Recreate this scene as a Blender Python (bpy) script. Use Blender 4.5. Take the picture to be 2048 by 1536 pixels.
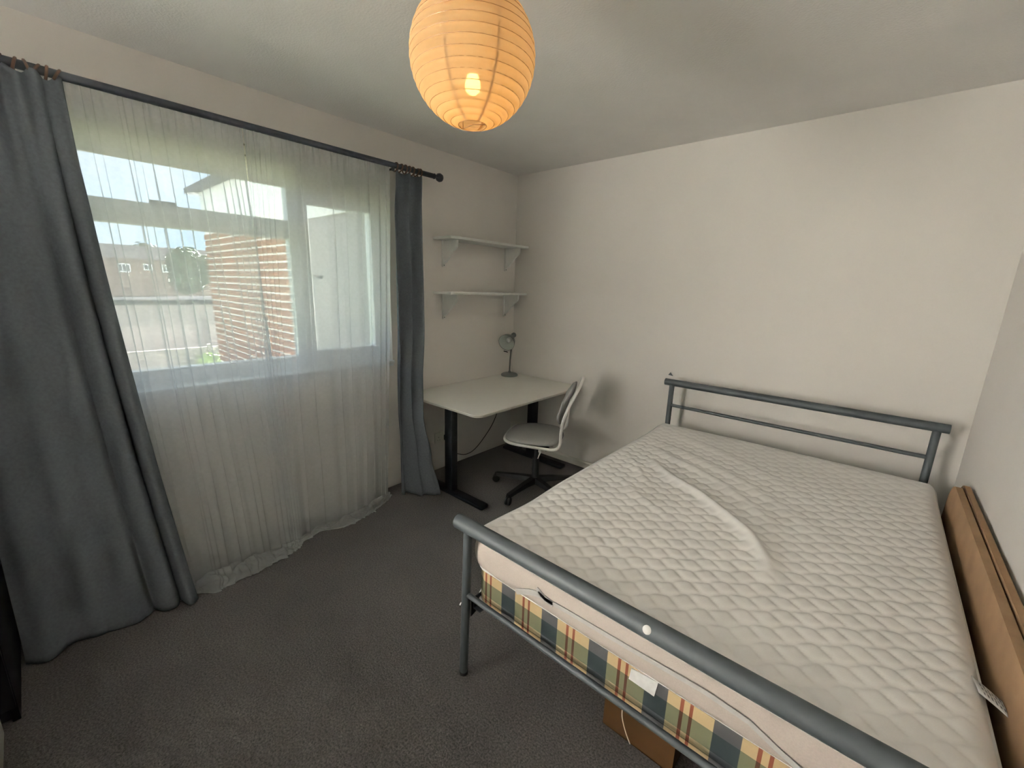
import bpy, bmesh, math, random
from mathutils import Vector, Matrix, noise
random.seed(7)
PI = math.pi
scene = bpy.context.scene
for o in list(bpy.data.objects):
    bpy.data.objects.remove(o, do_unlink=True)
COL = scene.collection

# ------------------------------------------------------------------ camera
F_PX = 839.2
YAW, PITCH, ROLL = 0.7131, 0.2275, 0.0302
cy_, sy_ = math.cos(YAW), math.sin(YAW)
cp_, sp_ = math.cos(PITCH), math.sin(PITCH)
fwd = Vector((-sy_ * cp_, cy_ * cp_, -sp_))
rgt = Vector((cy_, sy_, 0))
upv = rgt.cross(fwd)
r2 = math.cos(ROLL) * rgt + math.sin(ROLL) * upv
u2 = -math.sin(ROLL) * rgt + math.cos(ROLL) * upv
cam_d = bpy.data.cameras.new('camera')
cam_d.sensor_width = 36.0
cam_d.lens = F_PX / 2048 * 36.0
cam_d.clip_start = 0.02
cam_d.clip_end = 400
cam = bpy.data.objects.new('camera', cam_d)
COL.objects.link(cam)
M4 = Matrix((r2, u2, -fwd)).transposed().to_4x4()
M4.translation = Vector((2.5728, -2.9686, 1.4962))
cam.matrix_world = M4
scene.camera = cam

# ------------------------------------------------------------------ light, world, exposure
SKY = 0.76
vs = scene.view_settings
vs.view_transform = 'Standard'
vs.look = 'None'
vs.gamma = 1.0
vs.use_curve_mapping = False
vs.exposure = 1.5

world = bpy.data.worlds.new('world')
scene.world = world
world.use_nodes = True
wn = world.node_tree
wn.nodes.clear()
w_out = wn.nodes.new('ShaderNodeOutputWorld')
w_bg = wn.nodes.new('ShaderNodeBackground')
w_tc = wn.nodes.new('ShaderNodeTexCoord')
w_no = wn.nodes.new('ShaderNodeTexNoise')
w_no.inputs['Scale'].default_value = 3.0
w_no.inputs['Detail'].default_value = 5.0
w_rm = wn.nodes.new('ShaderNodeValToRGB')
w_rm.color_ramp.elements[0].position = 0.38
w_rm.color_ramp.elements[0].color = (0.56, 0.76, 0.98, 1)
w_rm.color_ramp.elements[1].position = 0.66
w_rm.color_ramp.elements[1].color = (0.94, 0.97, 1.0, 1)
wn.links.new(w_tc.outputs['Generated'], w_no.inputs['Vector'])
wn.links.new(w_no.outputs['Fac'], w_rm.inputs['Fac'])
wn.links.new(w_rm.outputs['Color'], w_bg.inputs['Color'])
w_bg.inputs['Strength'].default_value = SKY
wn.links.new(w_bg.outputs['Background'], w_out.inputs['Surface'])

sun_d = bpy.data.lights.new('sun', 'SUN')
sun_d.energy = 235.0
sun_d.angle = math.radians(1.0)
sun_d.color = (1.0, 0.935, 0.90)
sun = bpy.data.objects.new('sun', sun_d)
COL.objects.link(sun)
sun.rotation_euler = Vector((0.60, -0.72, -0.36)).to_track_quat('-Z', 'Y').to_euler()
sun.location = (-20, 20, 20)


def portal(loc, sx, sy):
    d = bpy.data.lights.new('window_portal', 'AREA')
    d.shape = 'RECTANGLE'
    d.size = sx
    d.size_y = sy
    d.cycles.is_portal = True
    o = bpy.data.objects.new('window_portal', d)
    COL.objects.link(o)
    o.location = loc
    o.rotation_euler = Vector((1, 0, 0)).to_track_quat('-Z', 'Y').to_euler()


portal((-0.16, -2.15, 1.53), 1.25, 1.75)
portal((-0.16, -4.625, 1.21), 2.26, 1.25)  # portal of the added fill window

# ------------------------------------------------------------------ helpers


def link(o, parent=None):
    COL.objects.link(o)
    if parent is not None:
        o.parent = parent
    return o


def tag(o, label=None, cat=None, group=None, kind=None):
    if label:
        o['label'] = label
    if cat:
        o['category'] = cat
    if group:
        o['group'] = group
    if kind:
        o['kind'] = kind
    return o


def thing(name, label, cat, loc=(0, 0, 0), rz=0.0, group=None, kind=None):
    o = bpy.data.objects.new(name, None)
    link(o)
    o.location = loc
    o.rotation_euler = (0, 0, rz)
    o.empty_display_size = 0.1
    tag(o, label, cat, group, kind)
    return o


def obj(name, bm, mat, parent=None, smooth=False, auto=None):
    me = bpy.data.meshes.new(name)
    bmesh.ops.recalc_face_normals(bm, faces=bm.faces[:])
    bm.to_mesh(me)
    bm.free()
    return mobj(name, me, mat, parent, smooth, auto)


def mobj(name, me, mat, parent=None, smooth=False, auto=None):
    if mat is not None:
        me.materials.clear()
        me.materials.append(mat)
    if smooth:
        for p in me.polygons:
            p.use_smooth = True
        if auto:
            try:
                me.set_sharp_from_angle(angle=math.radians(auto))
            except Exception:
                pass
    o = bpy.data.objects.new(name, me)
    return link(o, parent)


def raw(name, verts, faces, mat, parent=None, smooth=False, auto=None):
    me = bpy.data.meshes.new(name)
    me.from_pydata([tuple(v) for v in verts], [], faces)
    me.update()
    return mobj(name, me, mat, parent, smooth, auto)


def box(bm, x0, x1, y0, y1, z0, z1, bev=0.0, seg=2):
    vs_ = [bm.verts.new(c) for c in ((x0, y0, z0), (x1, y0, z0), (x1, y1, z0), (x0, y1, z0),
                                     (x0, y0, z1), (x1, y0, z1), (x1, y1, z1), (x0, y1, z1))]
    fs = [(0, 3, 2, 1), (4, 5, 6, 7), (0, 1, 5, 4), (1, 2, 6, 5), (2, 3, 7, 6), (3, 0, 4, 7)]
    faces = [bm.faces.new([vs_[i] for i in f]) for f in fs]
    if bev > 0:
        es = set()
        for f in faces:
            es.update(f.edges)
        bmesh.ops.bevel(bm, geom=list(es), offset=bev, segments=seg, affect='EDGES', profile=0.5)


def bx(name, x0, x1, y0, y1, z0, z1, mat, parent=None, bev=0.0):
    bm = bmesh.new()
    box(bm, x0, x1, y0, y1, z0, z1, bev)
    return obj(name, bm, mat, parent, smooth=bev > 0, auto=40)


def smooth_path(pts, n=8):
    P = [Vector(p) for p in pts]
    out = []
    for i in range(len(P) - 1):
        p0 = P[max(i - 1, 0)]
        p1 = P[i]
        p2 = P[i + 1]
        p3 = P[min(i + 2, len(P) - 1)]
        for k in range(n):
            t = k / n
            out.append(0.5 * ((2 * p1) + (-p0 + p2) * t + (2 * p0 - 5 * p1 + 4 * p2 - p3) * t * t
                              + (-p0 + 3 * p1 - 3 * p2 + p3) * t ** 3))
    out.append(P[-1])
    return out


def tube(bm, pts, r, seg=10, closed=False, cap=True):
    P = [Vector(p) for p in pts]
    n = len(P)
    rings = []
    prev = None
    for i in range(n):
        if closed:
            d = P[(i + 1) % n] - P[(i - 1) % n]
        else:
            d = P[min(i + 1, n - 1)] - P[max(i - 1, 0)]
        d.normalize()
        if prev is None:
            a = Vector((0, 0, 1)) if abs(d.z) < 0.9 else Vector((1, 0, 0))
            nx = d.cross(a).normalized()
        else:
            nx = (prev - d * prev.dot(d))
            if nx.length < 1e-6:
                nx = d.orthogonal()
            nx.normalize()
        prev = nx
        ny = d.cross(nx)
        rr = r[i] if isinstance(r, (list, tuple)) else r
        rings.append([bm.verts.new(P[i] + (nx * math.cos(2 * PI * k / seg) + ny * math.sin(2 * PI * k / seg)) * rr)
                      for k in range(seg)])
    m = n if closed else n - 1
    for i in range(m):
        a, b = rings[i], rings[(i + 1) % n]
        for k in range(seg):
            bm.faces.new((a[k], a[(k + 1) % seg], b[(k + 1) % seg], b[k]))
    if cap and not closed:
        bm.faces.new(rings[0][::-1])
        bm.faces.new(rings[-1])


def tb(name, pts, r, mat, parent=None, seg=10, closed=False, auto=50):
    bm = bmesh.new()
    tube(bm, pts, r, seg, closed)
    return obj(name, bm, mat, parent, smooth=True, auto=auto)


def lathe(bm, prof, seg=32, mat4=None):
    """prof: list of (r, z); revolve about z."""
    rings = []
    for r, z in prof:
        if r < 1e-5:
            v = Vector((0, 0, z))
            rings.append([bm.verts.new(mat4 @ v if mat4 else v)])
        else:
            ring = []
            for k in range(seg):
                a = 2 * PI * k / seg
                v = Vector((r * math.cos(a), r * math.sin(a), z))
                ring.append(bm.verts.new(mat4 @ v if mat4 else v))
            rings.append(ring)
    for a, b in zip(rings[:-1], rings[1:]):
        for k in range(seg):
            k2 = (k + 1) % seg
            if len(a) == 1 and len(b) == 1:
                continue
            if len(a) == 1:
                bm.faces.new((a[0], b[k2], b[k]))
            elif len(b) == 1:
                bm.faces.new((a[k], a[k2], b[0]))
            else:
                bm.faces.new((a[k], a[k2], b[k2], b[k]))


def lt(name, prof, mat, parent=None, seg=32, loc=(0, 0, 0), direction=None, auto=35):
    m = Matrix.Translation(Vector(loc))
    if direction is not None:
        m = m @ Vector(direction).to_track_quat('Z', 'Y').to_matrix().to_4x4()
    bm = bmesh.new()
    lathe(bm, prof, seg, m)
    return obj(name, bm, mat, parent, smooth=True, auto=auto)


def prism(bm, poly, axis, a0, a1):
    """extrude polygon (list of 2-tuples) along axis between a0 and a1."""
    def mk(p, a):
        if axis == 'X':
            return (a, p[0], p[1])
        if axis == 'Y':
            return (p[0], a, p[1])
        return (p[0], p[1], a)
    A = [bm.verts.new(mk(p, a0)) for p in poly]
    B = [bm.verts.new(mk(p, a1)) for p in poly]
    n = len(poly)
    bm.faces.new(A)
    bm.faces.new(B[::-1])
    for i in range(n):
        bm.faces.new((A[i], B[i], B[(i + 1) % n], A[(i + 1) % n]))


def rrect(x0, x1, y0, y1, r, n=6):
    out = []
    for cx, cy, a0 in ((x1 - r, y0 + r, -PI / 2), (x1 - r, y1 - r, 0), (x0 + r, y1 - r, PI / 2), (x0 + r, y0 + r, PI)):
        for k in range(n + 1):
            a = a0 + PI / 2 * k / n
            out.append((cx + r * math.cos(a), cy + r * math.sin(a)))
    return out


def lerp(a, b, t):
    return a + (b - a) * t


def sst(a, b, x):
    t = max(0.0, min(1.0, (x - a) / (b - a)))
    return t * t * (3 - 2 * t)


def interp(tab, x):
    if x <= tab[0][0]:
        return tab[0][1]
    for (a, va), (b, vb) in zip(tab[:-1], tab[1:]):
        if x <= b:
            t = (x - a) / (b - a)
            t = t * t * (3 - 2 * t)
            return va + (vb - va) * t
    return tab[-1][1]


# ------------------------------------------------------------------ materials
def pmat(name, col, rough=0.6, metal=0.0, var=0.06, vscale=6.0, bump=0.0, bscale=80.0, bdist=0.002, spec=0.5,
         coord='Object', detail=4.0, sheen=0.0):
    m = bpy.data.materials.new(name)
    m.use_nodes = True
    nt = m.node_tree
    b = nt.nodes['Principled BSDF']
    b.inputs['Roughness'].default_value = rough
    b.inputs['Metallic'].default_value = metal
    b.inputs['Specular IOR Level'].default_value = spec
    if sheen:
        b.inputs['Sheen Weight'].default_value = sheen
    tc = nt.nodes.new('ShaderNodeTexCoord')
    no = nt.nodes.new('ShaderNodeTexNoise')
    no.inputs['Scale'].default_value = vscale
    no.inputs['Detail'].default_value = detail
    nt.links.new(tc.outputs[coord], no.inputs['Vector'])
    rm = nt.nodes.new('ShaderNodeValToRGB')
    rm.color_ramp.elements[0].position = 0.3
    rm.color_ramp.elements[1].position = 0.7
    rm.color_ramp.elements[0].color = tuple(max(0, c * (1 - var)) for c in col) + (1,)
    rm.color_ramp.elements[1].color = tuple(min(1, c * (1 + var)) for c in col) + (1,)
    nt.links.new(no.outputs['Fac'], rm.inputs['Fac'])
    nt.links.new(rm.outputs['Color'], b.inputs['Base Color'])
    if bump > 0:
        n2 = nt.nodes.new('ShaderNodeTexNoise')
        n2.inputs['Scale'].default_value = bscale
        n2.inputs['Detail'].default_value = 3.0
        nt.links.new(tc.outputs[coord], n2.inputs['Vector'])
        bp = nt.nodes.new('ShaderNodeBump')
        bp.inputs['Strength'].default_value = bump
        bp.inputs['Distance'].default_value = bdist
        nt.links.new(n2.outputs['Fac'], bp.inputs['Height'])
        nt.links.new(bp.outputs['Normal'], b.inputs['Normal'])
    return m


M = {}
M['wall'] = pmat('wall_paint', (0.81, 0.775, 0.735), 0.75, var=0.015, vscale=3, bump=0.12, bscale=160, bdist=0.001, spec=0.3)
M['ceiling'] = pmat('ceiling_paint', (0.86, 0.84, 0.815), 0.85, var=0.02, vscale=4, bump=0.45, bscale=120, bdist=0.003, spec=0.2)
M['trim'] = pmat('white_gloss_trim', (0.80, 0.77, 0.70), 0.4, var=0.02)
M['upvc'] = pmat('white_upvc', (0.82, 0.85, 0.87), 0.35, var=0.01)
M['shelf'] = pmat('white_shelf_paint', (0.80, 0.80, 0.77), 0.45, var=0.02, vscale=10)
M['rod'] = pmat('dark_rod', (0.025, 0.03, 0.04), 0.45, var=0.2, vscale=20)
M['ring'] = pmat('brown_wood_ring', (0.10, 0.05, 0.028), 0.5, var=0.3, vscale=40)
M['grey_metal'] = pmat('grey_bed_metal', (0.034, 0.040, 0.043), 0.55, metal=0.1, var=0.08, vscale=15, spec=0.3)
M['black_metal'] = pmat('black_desk_metal', (0.007, 0.008, 0.011), 0.6, var=0.2, vscale=20, spec=0.2)
M['black_plastic'] = pmat('black_plastic', (0.007, 0.007, 0.008), 0.55, var=0.2, vscale=30, spec=0.25)
M['desk'] = pmat('white_desk_top', (0.90, 0.88, 0.82), 0.42, var=0.015, vscale=5)
M['desk_edge'] = pmat('desk_edge_band', (0.62, 0.60, 0.54), 0.5, var=0.02)
M['chair_fabric'] = pmat('grey_chair_fabric', (0.23, 0.225, 0.215), 0.9, var=0.08, vscale=200, bump=0.3, bscale=500, bdist=0.001, spec=0.2)
M['chair_white'] = pmat('white_chair_tube', (0.80, 0.78, 0.74), 0.35, var=0.01)
M['lamp_grey'] = pmat('grey_lamp_metal', (0.20, 0.21, 0.205), 0.45, metal=0.1, var=0.05, vscale=20)
M['lamp_inner'] = pmat('pale_lamp_inside', (0.62, 0.66, 0.62), 0.4, var=0.02)
M['bulb_white'] = pmat('white_bulb_glass', (0.86, 0.86, 0.84), 0.3, var=0.01)
M['cable'] = pmat('black_cable', (0.012, 0.012, 0.012), 0.6, var=0.1)
M['socket'] = pmat('white_socket_plastic', (0.74, 0.72, 0.66), 0.4, var=0.01)
M['card'] = pmat('brown_cardboard', (0.185, 0.115, 0.062), 0.85, var=0.10, vscale=12, bump=0.1, bscale=200, spec=0.2)
M['card_core'] = pmat('dark_cardboard_edge', (0.13, 0.06, 0.03), 0.9, var=0.2, vscale=60, spec=0.2)
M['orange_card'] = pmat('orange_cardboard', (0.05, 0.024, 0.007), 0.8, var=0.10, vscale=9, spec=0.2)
M['string'] = pmat('white_string', (0.7, 0.66, 0.58), 0.8, var=0.05)
M['dark_hole'] = pmat('dark_opening', (0.01, 0.008, 0.006), 0.9, var=0.1)
M['white_label'] = pmat('white_label_cloth', (0.66, 0.66, 0.66), 0.8, var=0.06, vscale=60)
M['binding'] = pmat('pale_grey_binding', (0.22, 0.21, 0.20), 0.85, var=0.05, vscale=80, bump=0.3, bscale=400)
M['piping'] = pmat('white_piping', (0.80, 0.79, 0.77), 0.8, var=0.03, vscale=60)
M['ink'] = pmat('grey_label_print', (0.17, 0.17, 0.18), 0.8, var=0.1, vscale=60)
M['redink'] = pmat('red_label_print', (0.45, 0.16, 0.16), 0.8, var=0.1, vscale=60)
M['chip_white'] = pmat('bare_white_cap', (0.72, 0.71, 0.69), 0.5, var=0.05, vscale=60)
M['chrome'] = pmat('bright_screw', (0.8, 0.8, 0.8), 0.2, metal=1.0, var=0.02)
M['wire'] = pmat('lantern_wire', (0.30, 0.17, 0.07), 0.5, var=0.1)
M['blind'] = pmat('cream_blind', (0.78, 0.77, 0.70), 0.6, var=0.02)
# outside
M['brick'] = pmat('orange_brick', (0.21, 0.095, 0.055), 0.9, var=0.28, vscale=3.1, bump=0.4, bscale=60, bdist=0.004, spec=0.0)
M['mortar'] = pmat('pale_mortar', (0.90, 0.86, 0.80), 0.95, var=0.06, vscale=20)
M['clad'] = pmat('white_cladding', (0.85, 0.85, 0.83), 0.6, var=0.02)
M['gutter'] = pmat('grey_gutter', (0.09, 0.095, 0.10), 0.6, var=0.05, spec=0.1)
M['greyrender'] = pmat('grey_render', (0.25, 0.25, 0.25), 0.9, var=0.06, vscale=3)
M['farbrick'] = pmat('far_brown_brick', (0.20, 0.145, 0.125), 0.9, var=0.15, vscale=6)
M['roof'] = pmat('far_grey_roof', (0.012, 0.012, 0.013), 0.9, var=0.1, vscale=3, spec=0.0)
M['farglass'] = pmat('far_window_glass', (0.05, 0.06, 0.07), 0.1, var=0.1)
M['farwhite'] = pmat('far_white_frame', (0.85, 0.85, 0.85), 0.5, var=0.02)
M['leaf'] = pmat('dark_tree_leaves', (0.055, 0.085, 0.05), 0.9, var=0.5, vscale=2.2, spec=0.2)
M['shrub'] = pmat('green_shrub_leaves', (0.15, 0.20, 0.085), 0.85, var=0.5, vscale=4, spec=0.2)
M['bark'] = pmat('tree_bark', (0.08, 0.06, 0.045), 0.95, var=0.2)
M['lawn'] = pmat('grass', (0.035, 0.04, 0.024), 0.95, var=0.3, vscale=0.5, spec=0.0)
M['concrete'] = pmat('pale_concrete', (0.14, 0.135, 0.13), 0.9, var=0.1, vscale=1.0, spec=0.0)
M['fence'] = pmat('weathered_fence', (0.20, 0.185, 0.175), 0.9, var=0.15, vscale=4, spec=0.0)
M['palestone'] = pmat('pale_stone', (0.75, 0.70, 0.60), 0.8, var=0.1)


def carpet_mat():
    m = bpy.data.materials.new('grey_carpet')
    m.use_nodes = True
    nt = m.node_tree
    b = nt.nodes['Principled BSDF']
    b.inputs['Roughness'].default_value = 0.95
    b.inputs['Specular IOR Level'].default_value = 0.1
    b.inputs['Sheen Weight'].default_value = 0.15
    tc = nt.nodes.new('ShaderNodeTexCoord')
    n1 = nt.nodes.new('ShaderNodeTexNoise')
    n1.inputs['Scale'].default_value = 150
    n1.inputs['Detail'].default_value = 5
    n1.inputs['Roughness'].default_value = 0.75
    n2 = nt.nodes.new('ShaderNodeTexNoise')
    n2.inputs['Scale'].default_value = 3.2
    n2.inputs['Detail'].default_value = 4
    r1 = nt.nodes.new('ShaderNodeValToRGB')
    r1.color_ramp.elements[0].position = 0.36
    r1.color_ramp.elements[0].color = (0.024, 0.021, 0.020, 1)
    r1.color_ramp.elements[1].position = 0.66
    r1.color_ramp.elements[1].color = (0.150, 0.136, 0.128, 1)
    mx = nt.nodes.new('ShaderNodeMix')
    mx.data_type = 'RGBA'
    mx.blend_type = 'MULTIPLY'
    mx.inputs[0].default_value = 0.6
    r2_ = nt.nodes.new('ShaderNodeValToRGB')
    r2_.color_ramp.elements[0].position = 0.3
    r2_.color_ramp.elements[0].color = (0.62, 0.62, 0.62, 1)
    r2_.color_ramp.elements[1].position = 0.7
    r2_.color_ramp.elements[1].color = (1, 0.98, 0.96, 1)
    bp = nt.nodes.new('ShaderNodeBump')
    bp.inputs['Strength'].default_value = 0.8
    bp.inputs['Distance'].default_value = 0.008
    L = nt.links.new
    L(tc.outputs['Object'], n1.inputs['Vector'])
    L(tc.outputs['Object'], n2.inputs['Vector'])
    L(n1.outputs['Fac'], r1.inputs['Fac'])
    L(n2.outputs['Fac'], r2_.inputs['Fac'])
    L(r1.outputs['Color'], mx.inputs[6])
    L(r2_.outputs['Color'], mx.inputs[7])
    L(mx.outputs[2], b.inputs['Base Color'])
    L(n1.outputs['Fac'], bp.inputs['Height'])
    L(bp.outputs['Normal'], b.inputs['Normal'])
    return m


M['carpet'] = carpet_mat()


def sheer_mat(name, transp, transl, col):
    m = bpy.data.materials.new(name)
    m.use_nodes = True
    nt = m.node_tree
    nt.nodes.clear()
    out = nt.nodes.new('ShaderNodeOutputMaterial')
    t = nt.nodes.new('ShaderNodeBsdfTransparent')
    t.inputs['Color'].default_value = (0.97, 0.99, 1.0, 1)
    tl = nt.nodes.new('ShaderNodeBsdfTranslucent')
    tl.inputs['Color'].default_value = col + (1,)
    df = nt.nodes.new('ShaderNodeBsdfDiffuse')
    df.inputs['Color'].default_value = col + (1,)
    m1 = nt.nodes.new('ShaderNodeMixShader')
    m1.inputs[0].default_value = transl
    m2 = nt.nodes.new('ShaderNodeMixShader')
    # fine weave makes the cover vary a little
    tc = nt.nodes.new('ShaderNodeTexCoord')
    no = nt.nodes.new('ShaderNodeTexNoise')
    no.inputs['Scale'].default_value = 60
    mr = nt.nodes.new('ShaderNodeMapRange')
    mr.inputs['To Min'].default_value = 1 - transp - 0.04
    mr.inputs['To Max'].default_value = 1 - transp + 0.04
    L = nt.links.new
    L(tc.outputs['Object'], no.inputs['Vector'])
    L(no.outputs['Fac'], mr.inputs['Value'])
    L(mr.outputs['Result'], m2.inputs[0])
    L(df.outputs[0], m1.inputs[1])
    L(tl.outputs[0], m1.inputs[2])
    L(t.outputs[0], m2.inputs[1])
    L(m1.outputs[0], m2.inputs[2])
    L(m2.outputs[0], out.inputs['Surface'])
    return m


M['sheer'] = sheer_mat('white_sheer_voile', 0.46, 0.52, (0.88, 0.895, 0.91))
M['paper'] = sheer_mat('lantern_paper', 0.10, 0.58, (0.72, 0.54, 0.33))


def curtain_mat():
    m = pmat('grey_woven_curtain', (0.135, 0.150, 0.168), 0.9, var=0.10, vscale=90, bump=0.25, bscale=420, bdist=0.001, spec=0.15)
    nt = m.node_tree
    out = [n for n in nt.nodes if n.type == 'OUTPUT_MATERIAL'][0]
    b = nt.nodes['Principled BSDF']
    tl = nt.nodes.new('ShaderNodeBsdfTranslucent')
    tl.inputs['Color'].default_value = (0.10, 0.115, 0.135, 1)
    mx = nt.nodes.new('ShaderNodeMixShader')
    mx.inputs[0].default_value = 0.16
    nt.links.new(b.outputs[0], mx.inputs[1])
    nt.links.new(tl.outputs[0], mx.inputs[2])
    nt.links.new(mx.outputs[0], out.inputs['Surface'])
    return m


M['curtain'] = curtain_mat()


def glass_mat():
    m = bpy.data.materials.new('clear_window_glass')
    m.use_nodes = True
    nt = m.node_tree
    nt.nodes.clear()
    out = nt.nodes.new('ShaderNodeOutputMaterial')
    t = nt.nodes.new('ShaderNodeBsdfTransparent')
    t.inputs['Color'].default_value = (0.95, 0.98, 0.97, 1)
    g = nt.nodes.new('ShaderNodeBsdfGlossy')
    g.inputs['Roughness'].default_value = 0.02
    mx = nt.nodes.new('ShaderNodeMixShader')
    mx.inputs[0].default_value = 0.06
    nt.links.new(t.outputs[0], mx.inputs[1])
    nt.links.new(g.outputs[0], mx.inputs[2])
    nt.links.new(mx.outputs[0], out.inputs['Surface'])
    return m


M['glass'] = glass_mat()


def emit_mat(name, col, s):
    m = bpy.data.materials.new(name)
    m.use_nodes = True
    b = m.node_tree.nodes['Principled BSDF']
    b.inputs['Base Color'].default_value = col + (1,)
    b.inputs['Emission Color'].default_value = col + (1,)
    b.inputs['Emission Strength'].default_value = s
    return m


M['bulb'] = bpy.data.materials.new('glowing_bulb')
M['bulb'].use_nodes = True
_n = M['bulb'].node_tree
_n.nodes.clear()
_o = _n.nodes.new('ShaderNodeOutputMaterial')
_e = _n.nodes.new('ShaderNodeEmission')
_e.inputs['Color'].default_value = (1.0, 0.70, 0.20, 1)
_e.inputs['Strength'].default_value = 10.0
_t = _n.nodes.new('ShaderNodeBsdfTransparent')
_m = _n.nodes.new('ShaderNodeMixShader')
_m.inputs[0].default_value = 0.4
_n.links.new(_t.outputs[0], _m.inputs[1])
_n.links.new(_e.outputs[0], _m.inputs[2])
_n.links.new(_m.outputs[0], _o.inputs['Surface'])
M['blind'] = sheer_mat('cream_blind_slat', 0.04, 0.6, (0.86, 0.85, 0.79))
M['seam'] = sheer_mat('lantern_seam_shade', 0.10, 0.45, (0.34, 0.20, 0.09))  # brown stands in for the shade of the doubled paper
M['sticker'] = sheer_mat('white_sticker', 0.08, 0.6, (0.9, 0.9, 0.9))


def quilt_mat():
    return pmat('white_quilted_cotton', (0.90, 0.875, 0.85), 0.9, var=0.02, vscale=4, bump=0.25, bscale=420, bdist=0.0015, spec=0.15)


M['quilt'] = quilt_mat()
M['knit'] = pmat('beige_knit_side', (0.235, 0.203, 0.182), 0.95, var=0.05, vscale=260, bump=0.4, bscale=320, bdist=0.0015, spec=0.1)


def plaid_mat():
    m = bpy.data.materials.new('plaid_mattress_ticking')
    m.use_nodes = True
    nt = m.node_tree
    b = nt.nodes['Principled BSDF']
    b.inputs['Roughness'].default_value = 0.9
    b.inputs['Specular IOR Level'].default_value = 0.15
    L = nt.links.new
    tc = nt.nodes.new('ShaderNodeTexCoord')
    sp = nt.nodes.new('ShaderNodeSeparateXYZ')
    L(tc.outputs['Object'], sp.inputs[0])

    def math_(op, a, bval=None):
        n = nt.nodes.new('ShaderNodeMath')
        n.operation = op
        if isinstance(a, (int, float)):
            n.inputs[0].default_value = a
        else:
            L(a, n.inputs[0])
        if bval is not None:
            if isinstance(bval, (int, float)):
                n.inputs[1].default_value = bval
            else:
                L(bval, n.inputs[1])
        return n.outputs[0]

    def ramp(val, stops):
        r = nt.nodes.new('ShaderNodeValToRGB')
        r.color_ramp.interpolation = 'CONSTANT'
        e = r.color_ramp.elements
        e[0].position = stops[0][0]
        e[0].color = stops[0][1] + (1,)
        e[1].position = stops[1][0]
        e[1].color = stops[1][1] + (1,)
        for p, c in stops[2:]:
            k = e.new(p)
            k.color = c + (1,)
        L(val, r.inputs['Fac'])
        return r.outputs['Color']

    PER = 0.1785
    # along the width (x + y so the sides carry the checks too)
    s = math_('ADD', sp.outputs['X'], sp.outputs['Y'])
    u = math_('FRACT', math_('DIVIDE', math_('SUBTRACT', s, -1.5236), PER))
    navy = (0.09, 0.10, 0.125)
    cream = (0.50, 0.42, 0.29)
    red = (0.23, 0.08, 0.055)
    # red pair centred u=.22, navy block .58-.88
    cu = ramp(u, [(0.0, cream), (0.14, red), (0.19, cream), (0.27, red), (0.32, cream), (0.60, navy), (0.95, cream)])
    v = math_('FRACT', math_('DIVIDE', math_('SUBTRACT', sp.outputs['Z'], 0.030), 0.145))
    cv = ramp(v, [(0.0, (0.62, 0.62, 0.55)), (0.12, (0.17, 0.21, 0.18)), (0.52, (0.50, 0.45, 0.37)), (0.98, (0.17, 0.21, 0.18))])
    mx = nt.nodes.new('ShaderNodeMix')
    mx.data_type = 'RGBA'
    mx.blend_type = 'MULTIPLY'
    mx.inputs[0].default_value = 1.0
    L(cu, mx.inputs[6])
    L(cv, mx.inputs[7])
    L(mx.outputs[2], b.inputs['Base Color'])
    return m


M['plaid'] = plaid_mat()

# ------------------------------------------------------------------ room shell
H = 2.427
W = 2.990
YN = -5.30          # wall behind the camera
T = 0.25            # wall thickness
# window openings in the left wall (X = 0 inner face)
W1 = (-3.00, -1.30, 0.945, 2.16)
W2 = (-5.25, -4.00, 0.06, 2.36)  # added opening out of view, brings in fill light

bm = bmesh.new()
box(bm, -T, W + T, YN - T, T, -0.08, 0.0)
floor = tag(obj('floor', bm, M['carpet']), 'dark grey carpeted floor', None, kind='structure')
bm = bmesh.new()
box(bm, -T, W + T, YN - T, T, H, H + 0.12)
ceil = tag(obj('ceiling', bm, M['ceiling']), 'off white textured ceiling', None, kind='structure')
bm = bmesh.new()
for y0, y1, z0, z1 in ((W1[1], 0.0, 0, H), (W1[0], W1[1], 0, W1[2]), (W1[0], W1[1], W1[3], H), (W2[1], W1[0], 0, H),
                       (W2[0], W2[1], 0, W2[2]), (W2[0], W2[1], W2[3], H), (YN, W2[0], 0, H)):
    box(bm, -T, 0, y0, y1, z0, z1)
wall_left = tag(obj('wall_left', bm, M['wall']), 'cream painted wall with the window', None, kind='structure')
bm = bmesh.new()
box(bm, -T, W + T, 0, T, 0, H)
wall_back = tag(obj('wall_back', bm, M['wall']), 'cream painted wall behind the bed head', None, kind='structure')
bm = bmesh.new()
box(bm, W, W + T, YN, 0, 0, H)
tag(obj('wall_right', bm, M['wall']), 'cream painted wall along the right side of the bed', None, kind='structure')
bm = bmesh.new()
box(bm, -T, W + T, YN - T, YN, 0, H)
tag(obj('wall_near', bm, M['wall']), 'cream painted wall behind the camera', None, kind='structure')
bm = bmesh.new()
prism(bm, [(0.0, 0.0), (-0.016, 0.0), (-0.016, 0.045), (-0.008, 0.058), (0.0, 0.058)], 'X', 0.0, W)
tag(obj('baseboard_back', bm, M['trim']), 'white skirting board under the back wall', None, kind='structure')
bm = bmesh.new()
prism(bm, [(W, 0.0), (W - 0.012, 0.0), (W - 0.012, 0.045), (W - 0.006, 0.058), (W, 0.058)], 'Y', YN, -0.016)
tag(obj('baseboard_right', bm, M['trim']), 'white skirting board under the right wall', None, kind='structure')
# small chip of torn paper on the back wall
bm = bmesh.new()
prism(bm, [(1.487, 0.915), (1.520, 0.912), (1.512, 0.921), (1.500, 0.935)], 'Y', -0.006, 0.0005)
obj('plaster_chip', bm, M['gutter'], wall_back)

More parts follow.
